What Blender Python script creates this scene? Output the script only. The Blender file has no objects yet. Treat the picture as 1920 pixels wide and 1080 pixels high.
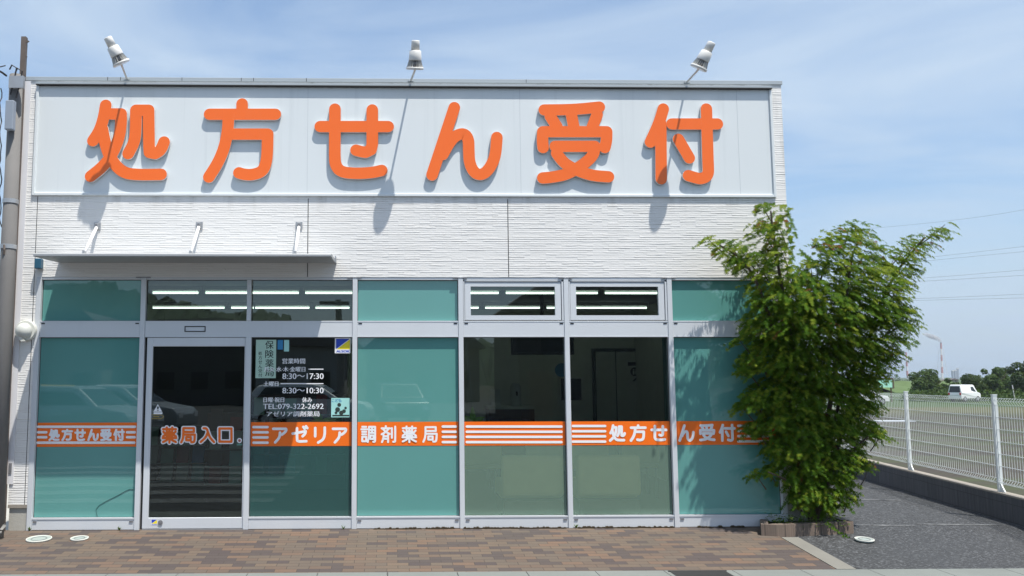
import bpy, bmesh, math, random
from math import radians as RAD, sin, cos, pi
from mathutils import Vector, Matrix
C = bpy.context.scene
COL = C.collection
random.seed(7)

# ------------------------------------------------------------------ camera, sky, sun, exposure
F, PX, PY = 1620.0, 760.26, 540.0            # focal length and principal point in pixels of a 1920x1080 picture
YAW, PITCH, ROLL = RAD(1.18215), RAD(5.94807), RAD(-0.0844749)
DIST, CAMH = 9.2, 1.56
FW = Vector((sin(YAW)*cos(PITCH), cos(YAW)*cos(PITCH), sin(PITCH)))
_r = Vector((cos(YAW), -sin(YAW), 0)); _u = _r.cross(FW)
RT = cos(ROLL)*_r + sin(ROLL)*_u
UP = -sin(ROLL)*_r + cos(ROLL)*_u
CP = Vector((0, -DIST, CAMH))
cam = bpy.data.cameras.new('camera'); co = bpy.data.objects.new('camera', cam); COL.objects.link(co)
co.matrix_world = Matrix(((RT.x, UP.x, -FW.x, CP.x), (RT.y, UP.y, -FW.y, CP.y), (RT.z, UP.z, -FW.z, CP.z), (0, 0, 0, 1)))
cam.sensor_width = 36; cam.lens = F/1920*36; cam.shift_x = (960-PX)/1920; cam.shift_y = (PY-540)/1920
cam.clip_start = .05; cam.clip_end = 12000
C.camera = co

SUN = Vector((.50, -.69, 2.12)).normalized()      # towards the sun
W = bpy.data.worlds.new('World'); C.world = W; W.use_nodes = True
nt = W.node_tree; N = nt.nodes; L = nt.links; N.clear()
sky = N.new('ShaderNodeTexSky'); sky.sky_type = 'NISHITA'; sky.sun_disc = False
sky.sun_elevation = math.asin(SUN.z); sky.sun_rotation = math.atan2(SUN.x, SUN.y)
sky.air_density = 1.0; sky.dust_density = 1.2; sky.ozone_density = 1.5
tc = N.new('ShaderNodeTexCoord'); sx = N.new('ShaderNodeSeparateXYZ'); L.new(tc.outputs['Generated'], sx.inputs[0])
def wm(op, a, b=None, clamp=False):
    n = N.new('ShaderNodeMath'); n.operation = op; n.use_clamp = clamp
    for i, v in enumerate((a, b)):
        if v is None: continue
        if isinstance(v, (int, float)): n.inputs[i].default_value = v
        else: L.new(v, n.inputs[i])
    return n.outputs[0]
den = wm('ADD', wm('MAXIMUM', sx.outputs[2], 0.0), .12)
cx_, cy_ = wm('DIVIDE', sx.outputs[0], den), wm('DIVIDE', sx.outputs[1], den)
cmb = N.new('ShaderNodeCombineXYZ'); L.new(cx_, cmb.inputs[0]); L.new(cy_, cmb.inputs[1])
mp = N.new('ShaderNodeMapping'); mp.inputs['Rotation'].default_value = (0, 0, RAD(35)); mp.inputs['Scale'].default_value = (.62, .95, 1); mp.inputs['Location'].default_value = (3.1, .4, 0)
L.new(cmb.outputs[0], mp.inputs[0])
nz = N.new('ShaderNodeTexNoise'); nz.inputs['Scale'].default_value = 1.1; nz.inputs['Detail'].default_value = 7; nz.inputs['Roughness'].default_value = .55; nz.inputs['Distortion'].default_value = 1.1
L.new(mp.outputs[0], nz.inputs['Vector'])
cr = N.new('ShaderNodeValToRGB'); cr.color_ramp.elements[0].position = .33; cr.color_ramp.elements[1].position = .70
L.new(nz.outputs['Fac'], cr.inputs[0])
# thin veil of high cloud, thicker towards the horizon
veil = wm('MULTIPLY', wm('POWER', wm('SUBTRACT', 1.0, sx.outputs[2], True), 3.0), .22)
cl = wm('ADD', wm('MULTIPLY', cr.outputs[0], .88), veil, True)
hs = N.new('ShaderNodeHueSaturation'); hs.inputs['Saturation'].default_value = 1.20; hs.inputs['Value'].default_value = 1.5
L.new(sky.outputs[0], hs.inputs['Color'])
mx = N.new('ShaderNodeMix'); mx.data_type = 'RGBA'; L.new(cl, mx.inputs[0]); L.new(hs.outputs[0], mx.inputs[6]); mx.inputs[7].default_value = (5.5, 6.6, 7.8, 1)
hz = wm('MULTIPLY', wm('POWER', wm('SUBTRACT', 1.0, sx.outputs[2], True), 7.0), .85)       # pale blue summer haze low down
mh = N.new('ShaderNodeMix'); mh.data_type = 'RGBA'; L.new(hz, mh.inputs[0]); L.new(mx.outputs[2], mh.inputs[6]); mh.inputs[7].default_value = (3.6, 4.75, 6.2, 1)
bg = N.new('ShaderNodeBackground'); bg.inputs[1].default_value = .085; L.new(mh.outputs[2], bg.inputs[0])
wo = N.new('ShaderNodeOutputWorld'); L.new(bg.outputs[0], wo.inputs[0])
sl = bpy.data.lights.new('sun', 'SUN'); sl.energy = 4.7; sl.angle = RAD(.5); sl.color = (1, .95, .87)
so = bpy.data.objects.new('sun', sl); COL.objects.link(so); so.rotation_euler = SUN.to_track_quat('Z', 'Y').to_euler(); so.location = (5, -8, 20)
C.view_settings.view_transform = 'Standard'; C.view_settings.look = 'None'; C.view_settings.gamma = 1; C.view_settings.exposure = .50
C.cycles.max_bounces = 8; C.cycles.transparent_max_bounces = 16
C.cycles.use_denoising = True

# ------------------------------------------------------------------ pixel <-> place
def ray(u, v): return (FW + RT*((u-PX)/F) + UP*(-(v-PY)/F))
def at(u, v, Y=0.0):
    d = ray(u, v); return CP + d*((Y-CP.y)/d.y)
def atz(u, v, z=0.0):
    d = ray(u, v); return CP + d*((z-CP.z)/d.z)
SLOPE = .075
def ata(u, v):                     # on the sloping apron z = SLOPE*y
    d = ray(u, v); k = (SLOPE*CP.y - CP.z)/(d.z - SLOPE*d.y); return CP + d*k
def fx(u, v=560): return at(u, v).x
def fz(v, u=660): return at(u, v).z
def gz(y): return SLOPE*max(APR, min(0, y))
APR = ata(750, 1073.4).y

# ------------------------------------------------------------------ mesh helpers
class MB:
    def __init__(s): s.v = []; s.f = []; s.m = []
    def face(s, pts, m=0):
        b = len(s.v); s.v += [tuple(p) for p in pts]; s.f.append(tuple(range(b, b+len(pts)))); s.m.append(m)
    def box(s, x0, x1, y0, y1, z0, z1, m=0):
        b = len(s.v)
        s.v += [(x0,y0,z0),(x1,y0,z0),(x1,y1,z0),(x0,y1,z0),(x0,y0,z1),(x1,y0,z1),(x1,y1,z1),(x0,y1,z1)]
        for q in ((0,3,2,1),(4,5,6,7),(0,1,5,4),(1,2,6,5),(2,3,7,6),(3,0,4,7)):
            s.f.append(tuple(b+i for i in q)); s.m.append(m)
        return s
    def prism(s, poly, axis, a0, a1, m=0):          # polygon in the two other axes swept along axis
        def P(p, a): return {'x': (a, p[0], p[1]), 'y': (p[0], a, p[1]), 'z': (p[0], p[1], a)}[axis]
        b = len(s.v); n = len(poly)
        s.v += [P(p, a0) for p in poly] + [P(p, a1) for p in poly]
        s.f.append(tuple(b+i for i in range(n))[::-1]); s.m.append(m); s.f.append(tuple(b+n+i for i in range(n))); s.m.append(m)
        for i in range(n):
            j = (i+1) % n; s.f.append((b+i, b+j, b+n+j, b+n+i)); s.m.append(m)
        return s
    def tube(s, pts, r, seg=8, m=0, cap=True):
        pts = [Vector(p) for p in pts]; n = len(pts); rr = r if isinstance(r, (list, tuple)) else [r]*n
        b = len(s.v); ref = None
        for i, p in enumerate(pts):
            t = (pts[min(i+1, n-1)] - pts[max(i-1, 0)]).normalized()
            if ref is None: ref = t.orthogonal().normalized()
            a = (ref - t*ref.dot(t)).normalized(); ref = a; c = t.cross(a)
            for k in range(seg):
                g = 2*pi*k/seg; s.v.append(tuple(p + (a*cos(g) + c*sin(g))*rr[i]))
        for i in range(n-1):
            for k in range(seg):
                k2 = (k+1) % seg
                s.f.append((b+i*seg+k, b+i*seg+k2, b+(i+1)*seg+k2, b+(i+1)*seg+k)); s.m.append(m)
        if cap:
            s.f.append(tuple(b+k for k in range(seg))[::-1]); s.m.append(m)
            s.f.append(tuple(b+(n-1)*seg+k for k in range(seg))); s.m.append(m)
        return s
    def build(s, name, mats, parent=None, smooth=False):
        me = bpy.data.meshes.new(name); me.from_pydata(s.v, [], s.f); me.update()
        if not isinstance(mats, (list, tuple)): mats = [mats]
        for m in mats: me.materials.append(m)
        if len(mats) > 1: me.polygons.foreach_set('material_index', s.m)
        if smooth: me.polygons.foreach_set('use_smooth', [True]*len(me.polygons))
        o = bpy.data.objects.new(name, me); COL.objects.link(o)
        if parent is not None:
            o.parent = parent; o.matrix_parent_inverse = Matrix.Translation(parent.location).inverted() if parent.rotation_euler.z == 0 else Matrix.Identity(4)
        return o
def fixnormals(o):
    bm = bmesh.new(); bm.from_mesh(o.data); bmesh.ops.recalc_face_normals(bm, faces=bm.faces); bm.to_mesh(o.data); bm.free(); return o
def bevel(o, w=.006, seg=2):
    m = o.modifiers.new('bevel', 'BEVEL'); m.width = w; m.segments = seg; m.limit_method = 'ANGLE'; return o
def tag(o, label, cat, group=None):
    o['label'] = label; o['category'] = cat
    if group: o['group'] = group
    return o
def thing(name, label, cat, loc=(0, 0, 0), group=None):
    o = bpy.data.objects.new(name, None); COL.objects.link(o); o.location = loc; o.empty_display_size = .1
    return tag(o, label, cat, group)
def struct(o): o['kind'] = 'structure'; return o
def children(o): return [c for c in bpy.data.objects if c.parent == o]
def copy_tree(o, parent=None):
    c = o.copy(); COL.objects.link(c)
    if parent is not None: c.parent = parent
    for ch in children(o): copy_tree(ch, c)
    return c

# ------------------------------------------------------------------ materials
MATS = {}
class NT:
    def __init__(s, name):
        s.mat = bpy.data.materials.new(name); s.mat.use_nodes = True; s.t = s.mat.node_tree
        s.n = s.t.nodes; s.l = s.t.links; s.n.clear(); s.out = s.n.new('ShaderNodeOutputMaterial')
    def node(s, ty, ins=None, **kw):
        x = s.n.new(ty)
        for k, v in kw.items(): setattr(x, k, v)
        for k, v in (ins or {}).items(): s.put(x.inputs[k], v)
        return x
    def put(s, sock, v):
        if isinstance(v, bpy.types.NodeSocket): s.l.new(v, sock)
        elif isinstance(v, tuple) and len(v) == 3 and sock.type == 'RGBA': sock.default_value = (*v, 1)
        else: sock.default_value = v
    def math(s, op, a, b=0.0, clamp=False):
        x = s.node('ShaderNodeMath', {0: a, 1: b}, operation=op, use_clamp=clamp); return x.outputs[0]
    def mix(s, f, a, b, mode='MIX'):
        x = s.node('ShaderNodeMix', data_type='RGBA', blend_type=mode); s.put(x.inputs[0], f); s.put(x.inputs[6], a); s.put(x.inputs[7], b); return x.outputs[2]
    def obj(s): return s.node('ShaderNodeTexCoord').outputs['Object']
    def pos(s): return s.node('ShaderNodeNewGeometry').outputs['Position']
    def mapv(s, v, scale=(1,1,1), rot=(0,0,0), loc=(0,0,0)):
        return s.node('ShaderNodeMapping', {0: v, 'Scale': scale, 'Rotation': rot, 'Location': loc}).outputs[0]
    def noise(s, v, scale, detail=4, rough=.55, dist=0):
        return s.node('ShaderNodeTexNoise', {'Vector': v, 'Scale': scale, 'Detail': detail, 'Roughness': rough, 'Distortion': dist}).outputs['Fac']
    def ramp(s, f, stops, interp='LINEAR'):
        x = s.node('ShaderNodeValToRGB', {0: f}); r = x.color_ramp; r.interpolation = interp
        while len(r.elements) < len(stops): r.elements.new(.5)
        for e, (p, c) in zip(r.elements, stops):
            e.position = p; e.color = (*c, 1) if isinstance(c, tuple) else (c, c, c, 1)
        return x.outputs[0]
    def bump(s, h, strength=.5, dist=.01):
        return s.node('ShaderNodeBump', {'Height': h, 'Strength': strength, 'Distance': dist}).outputs[0]
    def bsdf(s, **kw):
        x = s.node('ShaderNodeBsdfPrincipled')
        for k, v in kw.items(): s.put(x.inputs[k.replace('_', ' ')], v)
        return x.outputs[0]
    def done(s, sh): s.l.new(sh, s.out.inputs[0]); return s.mat
def plain(name, col, rough=.5, metal=0.0, var=.12, scale=6, bump=0.0, bscale=60, spec=.5):
    t = NT(name); p = t.obj()
    n = t.noise(p, scale, 5)
    c = t.mix(n, tuple(x*(1-var) for x in col), tuple(min(1, x*(1+var)) for x in col))
    kw = dict(Base_Color=c, Roughness=t.math('MULTIPLY_ADD', n, .15) if False else rough, Metallic=metal)
    if bump: kw['Normal'] = t.bump(t.noise(p, bscale, 4), bump, .005)
    b = t.node('ShaderNodeBsdfPrincipled')
    for k, v in kw.items(): t.put(b.inputs[k.replace('_', ' ')], v)
    b.inputs['Specular IOR Level'].default_value = spec
    return t.done(b.outputs[0])

def siding_mat():
    t = NT('white_siding'); p = t.pos(); s = t.node('ShaderNodeSeparateXYZ', {0: p})
    warp = t.noise(t.mapv(p, (5, 5, 30)), 1.0, 3)
    z2 = t.math('ADD', s.outputs[2], t.math('MULTIPLY', warp, .016))
    xy = t.math('ADD', s.outputs[0], s.outputs[1])
    def course(w, off, sh):
        v = t.node('ShaderNodeCombineXYZ', {0: t.math('ADD', xy, sh), 1: z2}).outputs[0]
        br = t.node('ShaderNodeTexBrick', {'Vector': v, 'Color1': (0,0,0), 'Color2': (1,1,1), 'Mortar': (.35,.35,.35), 'Scale': 1.0, 'Mortar Size': .0008, 'Mortar Smooth': .2, 'Brick Width': w, 'Row Height': .0242}, offset=off, offset_frequency=2)
        return t.node('ShaderNodeSeparateColor', {0: br.outputs['Color']}).outputs[0], br.outputs['Fac']
    p1, f1 = course(.17, .37, 0.0); p2, f2 = course(.29, .61, 3.3)
    fr = t.math('FRACT', t.math('DIVIDE', t.math('ADD', z2, 2.42), .0242))
    fine = t.noise(t.mapv(p, (20, 20, 90)), 1.0, 4, .65)
    # split-face courses: each stone stands out by its own amount and is undercut at its foot
    foot = t.node('ShaderNodeMapRange', {0: fr, 1: 0.0, 2: .36, 3: 0.0, 4: 1.0}, interpolation_type='SMOOTHSTEP').outputs[0]
    amt = t.math('ADD', .10, t.math('MULTIPLY', t.math('MULTIPLY', p1, t.math('ADD', p2, .35)), 1.1))
    h = t.math('ADD', t.math('MULTIPLY', t.math('MULTIPLY', foot, amt), t.math('SUBTRACT', 1.0, t.math('MULTIPLY', fr, .3))), t.math('MULTIPLY', fine, .4))
    big = t.noise(t.mapv(p, (.8, .8, .35)), 1.0, 4)
    col = t.mix(big, (.71, .705, .69), (.80, .795, .775))
    st = t.ramp(t.noise(t.mapv(p, (9, 9, .35)), 1.0, 4, .6), [(.58, 0.0), (.8, 1.0)])
    col = t.mix(t.math('MULTIPLY', st, .12), col, (.50, .51, .50))
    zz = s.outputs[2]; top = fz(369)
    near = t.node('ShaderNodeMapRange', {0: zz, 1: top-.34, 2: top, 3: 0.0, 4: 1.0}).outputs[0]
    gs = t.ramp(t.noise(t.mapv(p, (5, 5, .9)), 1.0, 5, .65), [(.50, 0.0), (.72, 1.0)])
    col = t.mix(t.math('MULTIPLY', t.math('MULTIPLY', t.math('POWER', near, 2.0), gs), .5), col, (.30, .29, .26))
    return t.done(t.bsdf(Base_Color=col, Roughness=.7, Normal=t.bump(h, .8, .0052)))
def brick_mat():
    t = NT('paving_bricks'); p = t.pos(); s = t.node('ShaderNodeSeparateXYZ', {0: p})
    wob = t.noise(p, 3.0, 2)
    x2 = t.math('ADD', s.outputs[0], t.math('MULTIPLY', wob, .012)); y2 = t.math('ADD', s.outputs[1], t.math('MULTIPLY', wob, .006))
    v = t.node('ShaderNodeCombineXYZ', {0: x2, 1: t.math('ADD', y2, 50.0)}).outputs[0]
    br = t.node('ShaderNodeTexBrick', {'Vector': v, 'Color1': (0,0,0), 'Color2': (1,1,1), 'Mortar': (.5,.5,.5), 'Scale': 1.0, 'Mortar Size': .0028, 'Mortar Smooth': .3, 'Brick Width': .196, 'Row Height': .0868}, offset=.5, offset_frequency=2)
    per = t.node('ShaderNodeSeparateColor', {0: br.outputs['Color']}).outputs[0]
    wn = t.node('ShaderNodeTexWhiteNoise', {'W': t.math('MULTIPLY', per, 913.7)}, noise_dimensions='1D').outputs['Value']
    tone = t.ramp(per, [(0, (.066, .051, .050)), (.30, (.122, .094, .072)), (.52, (.140, .102, .073)), (.70, (.155, .098, .066)), (.84, (.124, .086, .063))], 'CONSTANT')
    tone = t.mix(t.math('MULTIPLY', wn, .30), tone, (.095, .078, .065))
    dirt = t.noise(p, 1.1, 6, .6); grain = t.noise(p, 140, 3)
    tone = t.mix(t.math('MULTIPLY', t.ramp(dirt, [(.42, 0.0), (.7, 1.0)]), .38), tone, (.075, .065, .055))
    tone = t.mix(t.math('MULTIPLY', grain, .25), tone, t.mix(.5, tone, (.05, .045, .04)))
    col = t.mix(t.math('MULTIPLY', br.outputs['Fac'], .8), tone, (.03, .026, .022))
    h = t.math('ADD', t.math('MULTIPLY', br.outputs['Fac'], -1.0), t.math('ADD', t.math('MULTIPLY', grain, .25), t.math('MULTIPLY', wn, .25)))
    return t.done(t.bsdf(Base_Color=col, Roughness=.85, Normal=t.bump(h, .6, .004)))
def asphalt_mat(name='asphalt', base=.06, pale=.10):
    t = NT(name); p = t.pos()
    vo = t.node('ShaderNodeTexVoronoi', {'Vector': p, 'Scale': 62.0}); g = t.node('ShaderNodeSeparateColor', {0: vo.outputs['Color']}).outputs[0]
    big = t.noise(p, .55, 5, .6); fine = t.noise(p, 28, 4)
    c = t.ramp(g, [(0, base*.45), (.55, base), (.82, pale*1.5), (.97, pale*3.4)])
    c = t.mix(t.ramp(big, [(.35, 0.0), (.7, .55)]), c, (pale*1.05, pale*1.08, pale*1.12))
    c = t.mix(.28, c, t.ramp(fine, [(.3, base*.5), (.7, pale*1.6)]))
    c = t.mix(1.0, c, (.95, 1.0, 1.06), 'MULTIPLY')
    h = t.math('ADD', t.math('MULTIPLY', vo.outputs['Distance'], -1.0), t.math('MULTIPLY', fine, .4))
    return t.done(t.bsdf(Base_Color=c, Roughness=.85, Normal=t.bump(h, .7, .006)))
def concrete_mat(name, col, scale=3, streak=False, joints=None):
    t = NT(name); p = t.pos(); n = t.noise(p, scale, 7, .65); f = t.noise(p, 90, 4)
    c = t.mix(n, tuple(x*.72 for x in col), tuple(x*1.18 for x in col))
    c = t.mix(t.math('MULTIPLY', f, .35), c, tuple(x*.6 for x in col))
    if streak:
        st = t.ramp(t.noise(t.mapv(p, (7, 7, .5)), 1.0, 5, .6), [(.5, 0.0), (.75, 1.0)]); c = t.mix(t.math('MULTIPLY', st, .45), c, tuple(x*.5 for x in col))
    return t.done(t.bsdf(Base_Color=c, Roughness=.85, Normal=t.bump(t.math('ADD', f, t.math('MULTIPLY', n, .6)), .45, .004)))
def block_mat():
    t = NT('dark_block'); p = t.obj(); s = t.node('ShaderNodeSeparateXYZ', {0: p})
    v = t.node('ShaderNodeCombineXYZ', {0: s.outputs[1], 1: s.outputs[2]}).outputs[0]
    br = t.node('ShaderNodeTexBrick', {'Vector': v, 'Color1': (0,0,0), 'Color2': (1,1,1), 'Mortar': (.5,.5,.5), 'Scale': 1.0, 'Mortar Size': .004, 'Brick Width': .4, 'Row Height': .19}, offset=.5)
    per = t.node('ShaderNodeSeparateColor', {0: br.outputs['Color']}).outputs[0]
    st = t.noise(t.mapv(p, (1, 22, 1.5)), 1.0, 5, .65)
    c = t.mix(per, (.050, .053, .062), (.066, .069, .08)); c = t.mix(t.ramp(st, [(.45, 0.0), (.75, .5)]), c, (.12, .125, .135))
    c = t.mix(br.outputs['Fac'], c, (.035, .036, .04))
    return t.done(t.bsdf(Base_Color=c, Roughness=.85, Normal=t.bump(t.math('ADD', t.math('MULTIPLY', br.outputs['Fac'], -1.0), t.math('MULTIPLY', st, .6)), .5, .006)))
def scratch_mat():
    t = NT('scratched_block'); p = t.obj()
    st = t.noise(t.mapv(p, (60, 60, 2.5)), 1.0, 3, .6); n = t.noise(p, 5, 5)
    jn = t.node('ShaderNodeSeparateXYZ', {0: p}); fr = t.math('FRACT', t.math('MULTIPLY', jn.outputs[0], 5.0)); jt = t.math('LESS_THAN', fr, .05)
    c = t.mix(st, (.10, .075, .06), (.25, .19, .15)); c = t.mix(t.ramp(n, [(.4, 0.0), (.75, .6)]), c, (.11, .095, .08)); c = t.mix(t.math('MULTIPLY', jt, .7), c, (.04, .035, .03))
    return t.done(t.bsdf(Base_Color=c, Roughness=.9, Normal=t.bump(st, .8, .01)))
def alu_mat(name='aluminium', col=(.615, .645, .675), rough=.42, metal=.15):
    t = NT(name); p = t.pos(); n = t.noise(p, 2.2, 5); ln = t.noise(t.mapv(p, (2, 2, 2)), 30, 2)
    c = t.mix(n, tuple(x*.93 for x in col), tuple(x*1.05 for x in col))
    st = t.ramp(t.noise(t.mapv(p, (14, 14, .8)), 1.0, 4), [(.6, 0.0), (.85, .18)]); c = t.mix(st, c, tuple(x*.72 for x in col))
    return t.done(t.bsdf(Base_Color=c, Roughness=rough, Metallic=metal, Normal=t.bump(ln, .04, .002)))
def teal_mat(name='teal_panel', col=(.104, .29, .268)):
    # glass lined from behind with an opaque teal film: coloured body under a mirror-smooth surface
    t = NT(name); p = t.pos(); n = t.noise(p, .9, 4)
    c = t.mix(n, tuple(x*.93 for x in col), tuple(x*1.06 for x in col))
    wob = t.noise(t.mapv(p, (.9, .9, .6)), 1.0, 1)
    d = t.node('ShaderNodeBsdfDiffuse', {0: c}).outputs[0]
    g = t.node('ShaderNodeBsdfGlossy', {0: (.85, .95, .93), 'Roughness': .012, 'Normal': t.bump(wob, .09, .03)}).outputs[0]
    fr = t.node('ShaderNodeFresnel', {0: 1.6}).outputs[0]
    m = t.node('ShaderNodeMixShader', {0: t.math('MULTIPLY', fr, 1.6), 1: d, 2: g}); return t.done(m.outputs[0])
def glass_mat(name='tinted_glass', tint=(.60, .68, .65), refl=2.3):
    t = NT(name); p = t.pos(); wob = t.noise(t.mapv(p, (.9, .9, .6)), 1.0, 1)
    tr = t.node('ShaderNodeBsdfTransparent', {0: tint}).outputs[0]
    g = t.node('ShaderNodeBsdfGlossy', {0: (.86, .97, .95), 'Roughness': .008, 'Normal': t.bump(wob, .09, .03)}).outputs[0]
    fr = t.node('ShaderNodeFresnel', {0: 1.6}).outputs[0]
    m = t.node('ShaderNodeMixShader', {0: t.math('MULTIPLY', fr, refl, True), 1: tr, 2: g}); return t.done(m.outputs[0])
def frosted_mat(name, dif, thru, f_):
    t = NT(name); p = t.pos()
    d = t.node('ShaderNodeBsdfDiffuse', {0: dif}).outputs[0]
    r = t.node('ShaderNodeBsdfTransparent', {0: thru}).outputs[0]
    a = t.node('ShaderNodeMixShader', {0: f_, 1: d, 2: r}).outputs[0]
    g = t.node('ShaderNodeBsdfGlossy', {0: (.86, .97, .95), 'Roughness': .012}).outputs[0]
    fr = t.node('ShaderNodeFresnel', {0: 1.6}).outputs[0]
    m = t.node('ShaderNodeMixShader', {0: t.math('MULTIPLY', fr, 1.15), 1: a, 2: g}); return t.done(m.outputs[0])
def emit_mat(name, col, st):
    t = NT(name); return t.done(t.node('ShaderNodeEmission', {0: col, 1: st}).outputs[0])
def leaf_mat(name, a, b, trans=.6):
    t = NT(name); r = t.node('ShaderNodeNewGeometry').outputs['Random Per Island']
    c = t.mix(r, a, b)
    d = t.node('ShaderNodeBsdfPrincipled', {'Base Color': c, 'Roughness': .6, 'Specular IOR Level': .14}).outputs[0]
    tl = t.node('ShaderNodeBsdfTranslucent', {0: t.mix(.5, c, (.30, .42, .04))}).outputs[0]
    return t.done(t.node('ShaderNodeMixShader', {0: trans*.6, 1: d, 2: tl}).outputs[0])
def field_mat():
    t = NT('field_soil'); p = t.pos(); s = t.node('ShaderNodeSeparateXYZ', {0: p}); Y = s.outputs[1]
    n = t.noise(p, .25, 6, .6); n2 = t.noise(p, 3, 5, .6); n3 = t.noise(t.mapv(p, (.03, .5, 1)), 1.0, 4)
    yy = t.math('ADD', Y, t.math('MULTIPLY', t.math('SUBTRACT', n, .5), 10.0))
    soil = t.mix(n2, (.028, .022, .015), (.060, .050, .036)); soil = t.mix(t.ramp(n3, [(.42, 0.0), (.60, .75)]), soil, (.050, .064, .022))
    yel = t.mix(n2, (.090, .082, .036), (.062, .072, .024)); grn = t.mix(n2, (.026, .055, .012), (.05, .085, .02))
    f1 = t.ramp(t.math('DIVIDE', yy, 200.0), [(.275, 0.0), (.30, 1.0)]); f2 = t.ramp(t.math('DIVIDE', yy, 200.0), [(.34, 0.0), (.36, 1.0)])
    c = t.mix(f1, soil, yel); c = t.mix(f2, c, grn)
    return t.done(t.bsdf(Base_Color=c, Roughness=.95, Normal=t.bump(n2, .6, .05)))
def marking_mat(wear=.5):
    t = NT('worn_road_paint'); p = t.pos(); n = t.noise(p, 9, 6, .7)
    c = t.mix(t.ramp(n, [(wear-.12, 0.0), (wear+.12, 1.0)]), (.04, .042, .045), (.19, .197, .20))
    return t.done(t.bsdf(Base_Color=c, Roughness=.85))
def sign_mat():
    t = NT('sign_panel'); p = t.pos()
    n = t.noise(p, .8, 4); st = t.ramp(t.noise(t.mapv(p, (16, 16, .3)), 1.0, 4, .6), [(.55, 0.0), (.85, 1.0)])
    c = t.mix(n, (.63, .675, .69), (.69, .73, .745)); c = t.mix(t.math('MULTIPLY', st, .30), c, (.42, .46, .48))
    return t.done(t.bsdf(Base_Color=c, Roughness=.38))
def orange_mat():
    t = NT('orange_acrylic'); p = t.pos()
    n = t.noise(p, 1.5, 4); st = t.ramp(t.noise(t.mapv(p, (10, 10, .5)), 1.0, 4, .6), [(.55, 0.0), (.85, 1.0)])
    c = t.mix(n, (.86, .142, .014), (.90, .165, .020)); c = t.mix(t.math('MULTIPLY', st, .18), c, (.78, .19, .06))
    return t.done(t.bsdf(Base_Color=c, Roughness=.3))
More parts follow.
